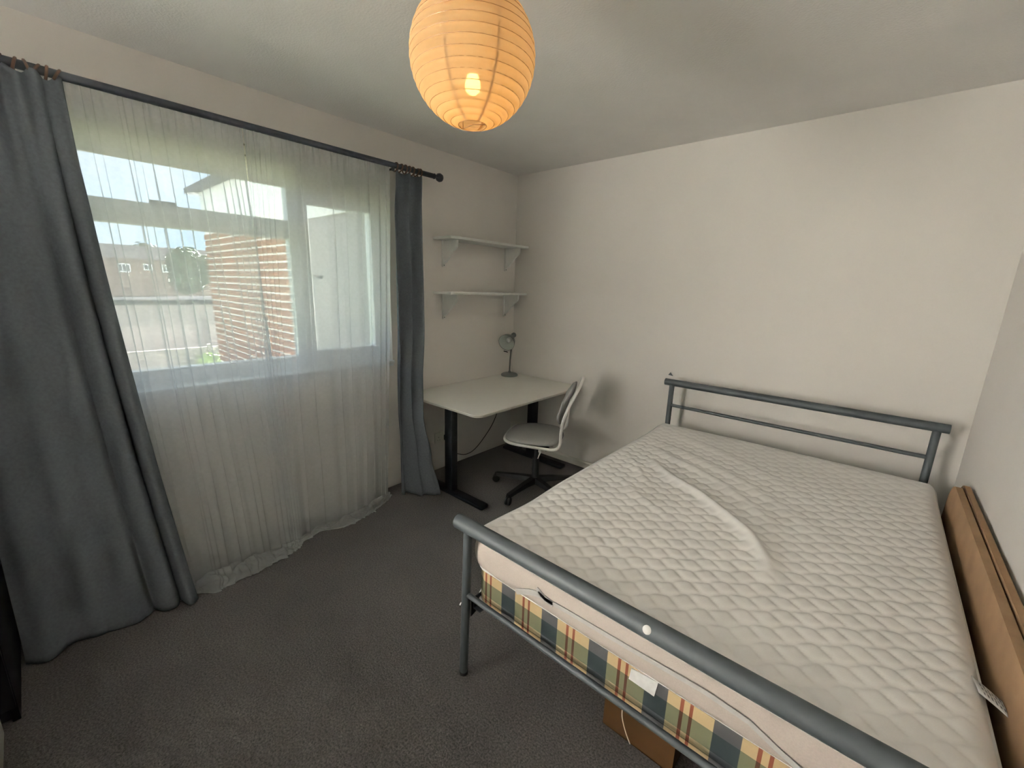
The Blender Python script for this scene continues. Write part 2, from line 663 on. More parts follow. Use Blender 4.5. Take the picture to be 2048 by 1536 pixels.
# ------------------------------------------------------------------ window 1
win = thing('window_1', 'white framed window behind the net curtains', None, (-0.14, -2.15, 0.945), kind='structure')


def wpart(name, x0, x1, y0, y1, z0, z1, mat='upvc', bev=0.004, parent=None, base=win):
    o = bx(name, x0 - base.location.x, x1 - base.location.x, y0 - base.location.y, y1 - base.location.y,
           z0 - base.location.z, z1 - base.location.z, M[mat], parent or base, bev)
    return o


fx0, fx1 = -0.14, -0.075
wpart('frame_head', fx0, fx1, W1[0], W1[1], 2.085, 2.16)
wpart('frame_foot', fx0, fx1, W1[0], W1[1], 0.965, 1.045)
wpart('frame_jamb', fx0, fx1, W1[0], W1[0] + 0.07, 1.045, 2.085)
wpart('frame_jamb', fx0, fx1, W1[1] - 0.035, W1[1], 1.045, 2.085)
wpart('mullion', fx0, fx1, -1.905, -1.865, 1.045, 2.085)
wpart('transom', fx0, fx1, W1[0] + 0.07, -1.905, 1.725, 1.80)
# top hinged vent sash, its inner lip above the transom
wpart('vent_sash_rail', fx0, fx1 + 0.008, W1[0] + 0.07, -1.905, 1.80, 1.825)
h = wpart('vent_handle', fx1 + 0.008, fx1 + 0.03, -2.52, -2.42, 1.818, 1.838, 'gutter')
# opening casement on the right
cs = wpart('casement_stile', fx0 + 0.005, fx1 + 0.015, -1.865, -1.800, 1.045, 2.085)
wpart('casement_stile', fx0 + 0.005, fx1 + 0.015, -1.392, -1.335, 1.045, 2.085)
wpart('casement_rail', fx0 + 0.005, fx1 + 0.015, -1.800, -1.392, 1.935, 2.085)
wpart('casement_rail', fx0 + 0.005, fx1 + 0.015, -1.800, -1.392, 1.045, 1.070)
hd_ = wpart('casement_handle', fx1 + 0.015, fx1 + 0.03, -1.838, -1.816, 1.50, 1.57, 'upvc')
bm = bmesh.new()
tube(bm, [(0.10, 0.325, 0.59), (0.12, 0.325, 0.588), (0.125, 0.345, 0.580), (0.12, 0.395, 0.572)], 0.007, 8)
obj('lever', bm, M['upvc'], hd_, smooth=True)
wpart('pane', -0.112, -0.108, W1[0] + 0.07, -1.905, 1.045, 1.725, 'glass', 0)
wpart('pane', -0.112, -0.108, W1[0] + 0.07, -1.905, 1.825, 2.085, 'glass', 0)
wpart('pane', -0.112, -0.108, -1.800, -1.392, 1.070, 1.935, 'glass', 0)
# sill board inside
wpart('sill', fx1, 0.028, W1[0], W1[1], 0.945, 0.966, bev=0.006)
wpart('sill_front', 0.0, 0.012, W1[0], W1[1], 0.925, 0.945, bev=0.002)
# sticker on the casement pane
bm = bmesh.new()
st = []
for k in range(9):
    a = PI * k / 8
    st.append((-1.733 + 0.020 * math.cos(a) + 2.15, 1.150 + 0.018 * math.sin(a) - 0.945))
st += [(-1.773 + 2.15, 1.100 - 0.945), (-1.692 + 2.15, 1.100 - 0.945)]
prism(bm, st, 'X', 0.0325, 0.0335)
obj('window_sticker', bm, M['sticker'], win)

# stacked blind across the top of the window recess
bl = thing('window_blind', 'cream slatted blind pulled up across the top of the window', 'blind', (-0.035, -2.15, 2.16))
bx('headrail', -0.022, 0.022, -0.845, 0.845, -0.048, -0.003, M['blind'], bl, 0.003)
proto = None
for k in range(6):
    if proto is None:
        bm = bmesh.new()
        prism(bm, [(-0.006, 0.0), (0.0045, -0.0095), (0.006, -0.020), (0.0045, -0.020), (0.003, -0.0095), (-0.007, -0.001)], 'Y', -0.84, 0.84)
        proto = obj('slat', bm, M['blind'], bl)
        o = proto
    else:
        o = proto.copy()
        link(o, bl)
    o.location = (0.0, 0, -0.045 - 0.0172 * k)
bx('bottom_rail', -0.02, 0.02, -0.84, 0.84, -0.166, -0.151, M['blind'], bl, 0.003)

# added window out of view along the same wall, lets in fill light
w2 = thing('fill_window', 'tall white framed window added beside the camera for fill light', None, (-0.14, -4.625, 0.06), kind='structure')
for nm, y0, y1, z0, z1 in (('frame_head', W2[0], W2[1], 2.31, 2.36), ('frame_foot', W2[0], W2[1], 0.06, 0.13),
                           ('frame_jamb', W2[0], W2[0] + 0.06, 0.13, 2.31), ('frame_jamb', W2[1] - 0.06, W2[1], 0.13, 2.31)):
    wpart(nm, fx0, fx1, y0, y1, z0, z1, base=w2)
wpart('pane', -0.112, -0.108, W2[0] + 0.06, W2[1] - 0.06, 0.13, 2.31, 'glass', 0, base=w2)

# ------------------------------------------------------------------ curtain rod
XR, ZR = 0.12, 2.2115
rod = thing('curtain_rod', 'dark metal curtain rod with ball ends over the window', 'curtain rod', (0.0, -2.1, ZR))
tb('pole', [(XR, -1.25, 0), (XR, 1.09, 0)], 0.0165, M['rod'], rod, 12)
for ye, s in ((1.09, 1), (-1.25, -1)):
    lt('finial', [(0.0, 0.0), (0.0165, 0.0), (0.0185, 0.006), (0.010, 0.016), (0.012, 0.022), (0.024, 0.034), (0.0285, 0.05),
                  (0.024, 0.066), (0.012, 0.076), (0.0, 0.078)], M['rod'], rod, 20, (XR, ye, 0), (0, s, 0))
for yb in (0.772, -1.17):
    bmb = bmesh.new()
    tube(bmb, [(0.0, yb, -0.02), (XR - 0.01, yb, -0.02)], 0.007, 8)
    tube(bmb, [(XR, yb, -0.032), (XR, yb, -0.010)], 0.010, 8)
    lathe(bmb, [(0, 0), (0.022, 0), (0.022, 0.006), (0, 0.006)], 16,
          Matrix.Translation((0.0, yb, -0.02)) @ Vector((1, 0, 0)).to_track_quat('Z', 'Y').to_matrix().to_4x4())
    obj('bracket', bmb, M['rod'], rod, smooth=True, auto=40)


# ------------------------------------------------------------------ fabrics
def fabric(name, cols, rows, pos, mat, parent=None):
    verts, faces = [], []
    for j in range(rows + 1):
        v = j / rows
        for i in range(cols + 1):
            verts.append(pos(i / cols, v))
    w = cols + 1
    for j in range(rows):
        for i in range(cols):
            a = j * w + i
            faces.append((a, a + 1, a + w + 1, a + w))
    return raw(name, verts, faces, mat, parent, smooth=True)


def nz(x, y, z=0.0):
    return noise.noise(Vector((x, y, z)))


def net_panel(name, label, yT, yB, folds, xfoot, puddle, seed):
    """folds: (t, width, depth, shear, drift).  xfoot(t): X where it meets the floor; puddle(t): length lying on the floor"""
    ztop = ZR - 0.010
    VF = 0.78     # share of rows above the floor

    def pos(t, v):
        hv = min(1.0, v / VF)                       # 0 top .. 1 floor
        z = lerp(ztop, 0.012, hv)
        y = lerp(lerp(yT[0], yT[1], t), lerp(yB[0], yB[1], t), hv ** 1.3)
        xf = xfoot(t)
        x = lerp(0.100, xf, 0.25 * hv + 0.75 * sst(0.55, 1.0, hv) ** 1.0)
        # soft waves, then the single pleats
        x += (0.012 + 0.022 * hv) * nz(t * 4.5 + seed, hv * 0.6)
        y += 0.012 * hv * nz(t * 5 + seed, hv * 1.1, 7.7)
        for (t0, w, d, sh, dr) in folds:
            c = (t - t0 - dr * hv) / w
            if abs(c) < 3:
                b = math.exp(-c * c)
                k = 0.55 + 0.45 * sst(0.02, 0.25, hv)
                k *= 1.0 - 0.35 * sst(0.75, 1.0, hv)
                x += d * k * b
                y += sh * k * b
        if hv < 0.05:                                # gathered header under the pole
            g = 1 - hv / 0.05
            x += 0.006 * g * math.sin(t * 150 + seed)
        if v > VF:
            q = (v - VF) / (1 - VF)
            L = puddle(t)
            x += L * q + 0.02 * q * nz(t * 9 + seed, q * 2)
            y += 0.03 * q * nz(t * 11 + seed, q * 2.5, 5)
            wr = 0.5 + 0.5 * math.sin(t * 26 + seed + 4 * nz(t * 5, q * 2, seed) + q * 6)
            edge = sst(0.0, 0.25, q)
            z = 0.006 + L * 0.42 * wr * (1 - q) ** 0.6 * (0.35 + 0.65 * edge) + 0.010 * abs(nz(t * 25, q * 6, seed))
        return (x, y, z)
    o = fabric(name, 280, 120, pos, M['sheer'])
    return tag(o, label, 'net curtain', 'white net curtains')


yL = (-2.86, -2.154)


def tl_(y):
    return (y - yL[0]) / (yL[1] - yL[0])


foldsL = [(tl_(y), w / 0.695, d, s, 0.0) for y, w, d, s in (
    (-2.714, 0.008, 0.012, 0.016), (-2.684, 0.006, 0.010, 0.012), (-2.612, 0.009, 0.016, 0.022), (-2.590, 0.006, 0.012, 0.012),
    (-2.566, 0.007, 0.012, 0.014), (-2.537, 0.011, 0.020, 0.026), (-2.474, 0.008, 0.014, 0.018), (-2.425, 0.006, 0.012, 0.014),
    (-2.369, 0.009, 0.016, 0.020), (-2.337, 0.008, 0.016, 0.018), (-2.292, 0.013, 0.030, 0.034), (-2.262, 0.011, 0.026, 0.032),
    (-2.238, 0.010, 0.030, 0.034), (-2.215, 0.010, 0.026, 0.030), (-2.193, 0.009, 0.030, 0.030), (-2.177, 0.007, 0.02, 0.02))]
net_panel('net_curtain', 'sheer white net curtain panel beside the long grey curtain, bunched on the carpet', yL, (-2.80, -2.105),
          foldsL, lambda t: 0.24 - 0.06 * t, lambda t: interp([(0, 0.05), (0.25, 0.09), (0.34, 0.15), (0.5, 0.15), (0.72, 0.12), (0.9, 0.08), (1, 0.06)], t), 2.0)
yR = (-2.146, -1.335)


def tr_(y):
    return (y - yR[0]) / (yR[1] - yR[0])


foldsR = [(tr_(y), w / 0.807, d, s, dr) for y, w, d, s, dr in (
    (-2.130, 0.008, 0.024, -0.022, 0.0), (-2.112, 0.010, 0.030, -0.032, 0.0), (-2.092, 0.009, 0.026, -0.028, 0.0),
    (-2.070, 0.010, 0.030, -0.034, 0.0), (-2.045, 0.010, 0.026, -0.030, -0.01), (-2.020, 0.010, 0.022, -0.026, -0.02),
    (-1.985, 0.008, 0.012, 0.014, -0.02), (-1.900, 0.010, 0.010, 0.012, 0.0), (-1.735, 0.010, 0.016, 0.022, -0.02),
    (-1.655, 0.008, 0.010, 0.014, -0.01), (-1.560, 0.010, 0.012, 0.014, 0.0), (-1.480, 0.012, 0.012, -0.014, 0.02),
    (-1.40, 0.012, 0.014, -0.018, 0.0), (-1.355, 0.010, 0.016, -0.016, 0.0))]
net_panel('net_curtain', 'sheer white net curtain panel between the parting and the short grey curtain', yR, (-2.175, -1.43),
          foldsR, lambda t: interp([(0, 0.19), (0.4, 0.17), (1, 0.10)], t),
          lambda t: interp([(0, 0.03), (0.25, 0.05), (0.5, 0.10), (0.8, 0.09), (1, 0.05)], t), 11.0)

# ---- left grey curtain
cl = thing('grey_curtain', 'large dark grey curtain drawn to the left end of the rod', 'curtain', (0.14, -2.95, 0.0),
           group='grey curtains')


def left_curtain(t, v):
    z = lerp(ZR - 0.022 + 0.012 * math.sin(t * 38 + 2.0), 0.006, v)
    hv = v
    ytop = lerp(-3.165, -2.752, t)
    ybot = lerp(-3.175, -2.635, t)
    y = lerp(ytop, ybot, hv ** 1.6)
    # right hem follows the photo: nearly straight, then drifting toward the middle of the room
    xb = interp([(0.0, 0.135), (0.25, 0.150), (0.6, 0.200), (1.0, 0.275)], hv)
    x = xb
    # big rounded folds widening downwards
    A = 0.022 + 0.034 * sst(0.05, 0.7, hv)
    for t0, w, k, dr in ((0.10, 0.07, 0.5, 0.02), (0.36, 0.085, 0.55, 0.05), (0.60, 0.10, 0.75, 0.06), (0.80, 0.075, 1.15, 0.035), (0.945, 0.055, 1.1, 0.012)):
        c = (t - t0 - dr * (hv - 0.3)) / (w * (0.75 + 0.45 * hv))
        x += A * k * math.exp(-c * c)
    for t0, w, k in ((0.875, 0.022, 1.0), (0.70, 0.03, 0.6)):
        c = (t - t0 - 0.03 * (hv - 0.3)) / w
        x -= 0.9 * A * k * math.exp(-c * c)
    # tight pleats at the heading
    g = (1 - sst(0.0, 0.26, hv))
    x += 0.022 * g * math.sin(t * 38 + 1.3 * nz(t * 4, hv * 3))
    # swag sagging between two hooks at the far left top
    sg = math.exp(-((t - 0.50) / 0.09) ** 2) * math.exp(-((hv - 0.13) / 0.05) ** 2)
    x += 0.022 * sg
    x += 0.006 * nz(t * 9, hv * 2.3, 4)
    if hv > 0.94:
        q = (hv - 0.94) / 0.06
        x += 0.030 * q * q * max(0.0, math.sin(t * 14 - 6.0))
    return (x - 0.14, y + 2.95, z)


o = fabric('drape', 200, 90, left_curtain, M['curtain'], cl)
sm = o.modifiers.new('thick', 'SOLIDIFY')
sm.thickness = 0.003
# turned hem along the window edge
hem = []


def left_hem(t, v):
    p = left_curtain(0.955 + 0.045 * t, v)
    return (p[0] - 0.006 - 0.010 * t, p[1] + 0.003 * math.sin(PI * t), p[2])


fabric('turned_hem', 4, 60, left_hem, M['curtain'], cl)


def ring(y, parent, tilt, py, pz):
    n = 20
    pts = []
    for k in range(n):
        a = 2 * PI * k / n
        pts.append((XR + 0.026 * math.cos(a) - parent.location.x, y + 0.026 * math.sin(a) * math.sin(tilt) - parent.location.y,
                    ZR - 0.007 + 0.026 * math.sin(a) * math.cos(tilt) - parent.location.z))
    return tb('ring', pts, 0.0045, M['ring'], parent, 8, closed=True)


for y, tl in ((-2.765, 0.5), (-2.790, 0.2), (-2.818, 0.55), (-2.836, -0.2), (-2.868, 0.3), (-2.905, 0.4), (-2.95, 0.1), (-3.02, 0.3), (-3.09, 0.2)):
    ring(y, cl, tl, 0, 0)

# ---- right grey curtain
cr = thing('grey_curtain', 'narrow mid grey curtain hanging beside the desk', 'curtain', (0.12, -1.22, 0.0), group='grey curtains')


def right_curtain(t, v):
    z = lerp(ZR - 0.030, 0.006, v)
    hv = v
    k = sst(0.62, 1.0, hv)
    yr = interp([(0.0, -1.175), (0.30, -1.215), (0.62, -1.240), (0.86, -1.238), (1.20, -1.115), (2.2, -1.105)], z)
    xr = interp([(0.0, 0.375), (0.30, 0.335), (0.62, 0.270), (0.86, 0.262), (1.20, 0.125), (2.2, 0.115)], z)
    yl = interp([(0.0, -1.375), (0.60, -1.362), (1.20, -1.350), (1.9, -1.345), (2.2, -1.322)], z)
    xl = interp([(0.0, 0.14), (0.60, 0.12), (2.2, 0.115)], z)
    y = lerp(yl, yr, t)
    xb = lerp(xl, xr, t) + 0.030 * k * math.exp(-((t - 0.55) / 0.14) ** 2)
    x = xb
    A = 0.022 + 0.014 * sst(0, 0.4, hv)
    x += A * (math.sin(t * 2 * PI * 2.4 + 0.9 + 0.5 * hv) * (1 - 0.45 * k))
    x += 0.016 * k * math.sin(t * 2 * PI * 3.0 + 0.5)
    y += 0.010 * math.sin(t * 2 * PI * 2.4 + 2.2) * (1 - 0.5 * k)
    g = (1 - sst(0.0, 0.10, hv))
    x += 0.010 * g * math.sin(t * 30 + 0.5)
    x += 0.004 * nz(t * 7, hv * 3, 9)
    return (x - 0.12, y + 1.22, z)


o = fabric('drape', 120, 80, right_curtain, M['curtain'], cr)
sm = o.modifiers.new('thick', 'SOLIDIFY')
sm.thickness = 0.003
for y, tl in ((-1.310, 0.2), (-1.275, 0.35), (-1.24, 0.1), (-1.215, 0.3), (-1.185, 0.2), (-1.15, 0.4), (-1.125, 0.1)):
    ring(y, cr, tl, 0, 0)

# ------------------------------------------------------------------ paper lantern
LX, LY, LZ, LR = 1.586, -2.037, 2.115, 0.175
lan = thing('paper_lantern', 'round orange glowing paper lantern hanging from the ceiling', 'lamp', (LX, LY, LZ))
NR = 20
th0, th1 = math.radians(13.5), math.radians(166.5)
prof = []
for k in range(NR):
    for q in range(6):
        f_ = (k + q / 6) / NR
        th = lerp(th0, th1, f_)
        rr = LR * (1 - 0.014 * (1 - math.sin(PI * q / 6)))
        prof.append((rr * math.sin(th), -rr * math.cos(th)))
prof.append((LR * 0.986 * math.sin(th1), -LR * 0.986 * math.cos(th1)))
lt('paper_shade', prof, M['paper'], lan, 64, auto=None)
for k in range(NR + 1):
    th = lerp(th0, th1, k / NR)
    rr = LR * 0.9885
    # a wire of the spiral cage, tilted a touch
    pts = []
    for q in range(40):
        a = 2 * PI * q / 40
        pts.append((rr * math.sin(th) * math.cos(a), rr * math.sin(th) * math.sin(a), -rr * math.cos(th) + 0.0012 * math.cos(a + 0.6)))
    tb('rib_wire', pts, 0.0007 if k not in (0, NR) else 0.0012, M['wire'], lan, 6, closed=True)
# overlapping paper seams
for a in (math.radians(-67), math.radians(-22), math.radians(50), math.radians(122), math.radians(194)):
    vv, ff = [], []
    for q in range(41):
        th = lerp(th0, th1, q / 40)
        for s in (-1, 1):
            w_ = 0.0032
            rr = LR * 0.978
            aa = a + s * w_ / (rr * math.sin(th))
            vv.append((rr * math.sin(th) * math.cos(aa), rr * math.sin(th) * math.sin(aa), -rr * math.cos(th)))
        if q:
            i = 2 * q
            ff.append((i - 2, i - 1, i + 1, i))
    raw('paper_seam', vv, ff, M['seam'], lan, smooth=True)
bm = bmesh.new()
zt = LR * 0.986 * math.cos(th0)
rt = LR * 0.986 * math.sin(th0)
tube(bm, [(-rt, 0, -zt), (0.0, rt * 0.1, -zt + 0.004), (rt * 0.9, rt * 0.4, -zt)], 0.0013, 6)
tube(bm, [(rt * 0.9, rt * 0.4, -zt), (0.045, 0.02, 0.0), (0.02, 0.0, zt)], 0.0012, 6)
tube(bm, [(-rt, 0, -zt), (-0.045, -0.0, 0.0), (-0.02, 0.0, zt)], 0.0012, 6)
obj('wire_frame', bm, M['wire'], lan, smooth=True)
lt('lamp_holder', [(0, 0.135), (0.008, 0.135), (0.018, 0.12), (0.020, -0.01), (0.017, -0.042), (0, -0.046)], M['socket'], lan, 20)
blb = lt('bulb', [(0, -0.090), (0.012, -0.087), (0.020, -0.079), (0.0225, -0.068), (0.020, -0.055), (0.013, -0.038), (0.010, -0.026), (0.010, -0.012), (0, -0.012)],
         M['bulb'], lan, 24)
tb('cord', [(0, 0, 0.13), (0, 0, H - LZ - 0.02)], 0.0035, M['socket'], lan, 8)
lt('ceiling_rose', [(0, H - LZ - 0.001), (0.036, H - LZ - 0.001), (0.036, H - LZ - 0.012), (0.028, H - LZ - 0.026), (0, H - LZ - 0.028)], M['socket'], lan, 24)
ld = bpy.data.lights.new('lantern_bulb_light', 'POINT')
ld.energy = 0.31
ld.color = (1.0, 0.48, 0.13)
ld.shadow_soft_size = 0.015
lo = bpy.data.objects.new('lantern_bulb_light', ld)
link(lo, lan)
lo.location = (0, 0, -0.066)

# ------------------------------------------------------------------ bed
XB0, XB1 = 1.531, 2.904
YH, ZH, YF, ZF = -0.163, 0.898, -2.041, 0.657
bed = thing('bed_frame', 'grey tubular metal double bed frame', 'bed', (2.2175, -1.1, 0.0))
BX, BY = 2.2175, -1.1


def bp(*p):
    return (p[0] - BX, p[1] - BY, p[2])


def end_frame(nm, y, ztop, zlow, rtop):
    top = tb(nm + '_top_rail', [bp(XB0, y, ztop), bp(XB1, y, ztop)], rtop, M['grey_metal'], bed, 24, auto=50)
    tb(nm + '_lower_bar', [bp(XB0 + 0.05, y, zlow), bp(XB1 - 0.05, y, zlow)], 0.0105, M['grey_metal'], bed, 14)
    return top


end_frame('headboard', YH, ZH, 0.742, 0.0225)
ft = end_frame('footboard', YF, ZF, 0.372, 0.027)
for x in (XB0 + 0.047, XB1 - 0.042):
    pst = tb('headboard_post', [bp(x, YH, 0.0), bp(x, YH, ZH)], 0.0165, M['grey_metal'], bed, 16)
    xx = x + (0.006 if x < 2 else -0.006)
    pst = tb('footboard_post', [bp(xx - (0.022 if x < 2 else -0.022), YF, 0.006), bp(xx, YF, ZF)], 0.0165, M['grey_metal'], bed, 16)
    lt('foot_cap', [(0, 0.0), (0.018, 0.0), (0.018, 0.012), (0, 0.012)], M['black_plastic'], pst, 16,
       bp(xx - (0.022 if x < 2 else -0.022), YF, 0.0))
for x in (XB0 + 0.062, XB1 - 0.062):
    bm = bmesh.new()
    s = 1 if x < 2 else -1
    xa, xb_ = sorted((x - 0.0 * s, x + 0.004 * s))
    box(bm, xa - BX, xb_ - BX, YF + 0.02 - BY, YH - 0.02 - BY, 0.305, 0.345, 0.0)
    xa, xb_ = sorted((x, x + 0.035 * s))
    box(bm, xa - BX, xb_ - BX, YF + 0.02 - BY, YH - 0.02 - BY, 0.305, 0.309, 0.0)
    rail = obj('side_rail', bm, M['black_metal'], bed)
    bm = bmesh.new()
    prism(bm, [(YF + 0.01 - BY, 0.275), (YF + 0.10 - BY, 0.305), (YF + 0.10 - BY, 0.35), (YF + 0.01 - BY, 0.35)], 'X', x - 0.004 * s - BX, x - BX)
    obj('corner_plate', bm, M['black_metal'], rail)
    lt('bolt', [(0, 0), (0.008, 0), (0.008, 0.004), (0.005, 0.006), (0, 0.006)], M['chrome'], rail, 12, bp(x - 0.034 * s - (0.006 if s > 0 else -0.006), YF - 0.004, 0.312), (-s, -0.3, 0))
proto = None
for k in range(14):
    y = -1.93 + k * 0.128
    if proto is None:
        bm = bmesh.new()
        box(bm, XB0 + 0.075 - BX, XB1 - 0.075 - BX, -0.03, 0.03, 0.3095, 0.322, 0.002)
        proto = obj('slat', bm, M['fence'], bed)
        o = proto
    else:
        o = proto.copy()
        link(o, bed)
    o.location = (0, y - BY, 0)
# bare white cap on the top rail of the footboard
lt('screw_cap', [(0, 0), (0.011, 0), (0.011, 0.002), (0.008, 0.004), (0, 0.005)], M['chip_white'], ft, 16,
   bp(2.262, YF - 0.0265 * math.cos(0.5), ZF + 0.0262 * math.sin(0.5)), (0, -math.cos(0.5), math.sin(0.5)))

# ---- plaid mattress
MX0, MX1, MY0, MY1 = 1.572, 2.898, -2.000, -0.205
mat_ = thing('mattress', 'thin plaid mattress with navy, cream and red checks on the bed frame', 'mattress', (0, 0, 0))
mat_.location = ((MX0 + MX1) / 2, (MY0 + MY1) / 2, 0.325)
mo = mat_.location.copy()


def slab(x0, x1, y0, y1, z0, z1, nx, ny, ns, shape, off=(0, 0, 0)):
    """closed padded slab: top grid, sides, bottom. shape(x,y,z,(u,v),part)->Vector"""
    verts, faces, idx = [], [], {}

    def add(key, p):
        if key not in idx:
            idx[key] = len(verts)
            verts.append((p[0] - off[0], p[1] - off[1], p[2] - off[2]))
        return idx[key]
    N = [('t', i, j) for j in range(ny + 1) for i in range(nx + 1)]

    def P(i, j, k):
        u, v, w = i / nx, j / ny, k / ns
        return shape(lerp(x0, x1, u), lerp(y0, y1, v), lerp(z1, z0, w), u, v, w)
    for j in range(ny):
        for i in range(nx):
            faces.append([add((i, j, 0), P(i, j, 0)), add((i + 1, j, 0), P(i + 1, j, 0)),
                          add((i + 1, j + 1, 0), P(i + 1, j + 1, 0)), add((i, j + 1, 0), P(i, j + 1, 0))])
    loop = [(i, 0) for i in range(nx)] + [(nx, j) for j in range(ny)] + [(i, ny) for i in range(nx, 0, -1)] + [(0, j) for j in range(ny, 0, -1)]
    n = len(loop)
    for k in range(ns):
        for q in range(n):
            a, b = loop[q], loop[(q + 1) % n]
            faces.append([add((a[0], a[1], k + 1), P(a[0], a[1], k + 1)), add((b[0], b[1], k + 1), P(b[0], b[1], k + 1)),
                          add((b[0], b[1], k), P(b[0], b[1], k)), add((a[0], a[1], k), P(a[0], a[1], k))])
    bot = [add((a[0], a[1], ns), None if (a[0], a[1], ns) in idx else P(a[0], a[1], ns)) for a in loop]
    faces.append(bot[::-1])
    return verts, faces


def rounded_rect_map(x, y, x0, x1, y0, y1, r):
    """pull square corners into round ones"""
    cx = min(max(x, x0 + r), x1 - r)
    cy = min(max(y, y0 + r), y1 - r)
    dx, dy = x - cx, y - cy
    m = max(abs(dx), abs(dy))
    if m > 1e-9 and abs(dx) > 1e-9 and abs(dy) > 1e-9:
        l = math.hypot(dx, dy)
        x, y = cx + dx / l * m, cy + dy / l * m
    return x, y


def mshape(x, y, z, u, v, w):
    x, y = rounded_rect_map(x, y, MX0, MX1, MY0, MY1, 0.07)
    return (x, y, z)


vv, ff = slab(MX0, MX1, MY0, MY1, 0.325, 0.487, 24, 32, 8, mshape, mo)
raw('ticking', vv, ff, M['plaid'], mat_, smooth=True, auto=50)


def outline(x0, x1, y0, y1, r, n=10):
    return rrect(x0, x1, y0, y1, r, n)


for z in (0.484, 0.334):
    tb('piping', [(p[0] - mo.x, p[1] - mo.y, z - mo.z) for p in outline(MX0 - 0.003, MX1 + 0.003, MY0 - 0.003, MY1 + 0.003, 0.072)], 0.0065,
       M['piping'], mat_, 8, closed=True)
# stitched white label patch on the end
bm = bmesh.new()
prism(bm, [(2.207 - mo.x, 0.428 - mo.z), (2.281 - mo.x, 0.425 - mo.z), (2.287 - mo.x, 0.476 - mo.z), (2.211 - mo.x, 0.466 - mo.z)], 'Y', MY0 - 0.004 - mo.y, MY0 + 0.002 - mo.y)
tag(obj('label_patch', bm, M['white_label'], mat_), 'blank white cloth patch')

# ---- quilted topper
TX0, TX1, TY0, TY1 = 1.558, 2.898, -2.010, -0.195
TZ0, TZ1 = 0.488, 0.612
top = thing('mattress_topper', 'white quilted mattress topper lying wrinkled on the plaid mattress', 'mattress topper',
            ((TX0 + TX1) / 2, (TY0 + TY1) / 2, TZ0))
to = top.location.copy()


def seg_dist(px, py, pts):
    best = (9, 0, 0)
    tot = len(pts) - 1
    for i in range(tot):
        ax, ay = pts[i]
        bx_, by_ = pts[i + 1]
        dx, dy = bx_ - ax, by_ - ay
        L2 = dx * dx + dy * dy
        t = max(0, min(1, ((px - ax) * dx + (py - ay) * dy) / L2))
        qx, qy = ax + t * dx, ay + t * dy
        d = math.hypot(px - qx, py - qy)
        if d < best[0]:
            side = (px - ax) * dy - (py - ay) * dx
            best = (d, (i + t) / tot, side)
    return best


WR = [  # polyline in plan, half width, height
    ([(1.80, -0.93), (1.94, -1.05), (2.10, -1.14), (2.232, -1.244), (2.34, -1.335), (2.425, -1.47), (2.44, -1.55)], 0.026, 0.030),
    ([(1.70, -0.72), (1.84, -0.80), (1.98, -0.86), (2.15, -0.96), (2.28, -1.07), (2.42, -1.2)], 0.030, 0.016),
    ([(1.66, -0.60), (1.90, -0.70), (2.15, -0.82), (2.40, -1.00), (2.6, -1.2)], 0.034, 0.012),
    ([(1.75, -0.42), (2.0, -0.52), (2.3, -0.70), (2.6, -0.95)], 0.040, 0.009),
    ([(1.75, -1.22), (1.86, -1.30), (1.97, -1.37), (2.06, -1.42)], 0.018, 0.009),
    ([(1.70, -1.02), (1.80, -1.10), (1.90, -1.2)], 0.018, 0.007),
    ([(1.62, -0.90), (1.74, -1.0), (1.85, -1.16)], 0.016, 0.006),
    ([(1.62, -1.86), (1.70, -1.88), (1.78, -1.96)], 0.012, 0.007),
    ([(1.67, -1.80), (1.75, -1.84), (1.82, -1.93)], 0.012, 0.007)]


def quilt(x, y):
    a, b = 0.058, 0.057
    # staggered pads laid diagonally to the bed, slightly slanted sides
    p, q = 0.756 * x + 0.654 * y, -0.654 * x + 0.756 * y
    r = (q + 0.004 * math.sin(p * 2 * PI / (2 * a))) / b
    row = math.floor(r)
    fv = r - row - 0.5
    cu = p / a + 0.5 * (row % 2) + 0.22 * fv
    fu = cu - math.floor(cu) - 0.5
    return (1 - (2 * abs(fu)) ** 4.0) * (1 - (2 * abs(fv)) ** 4.0)


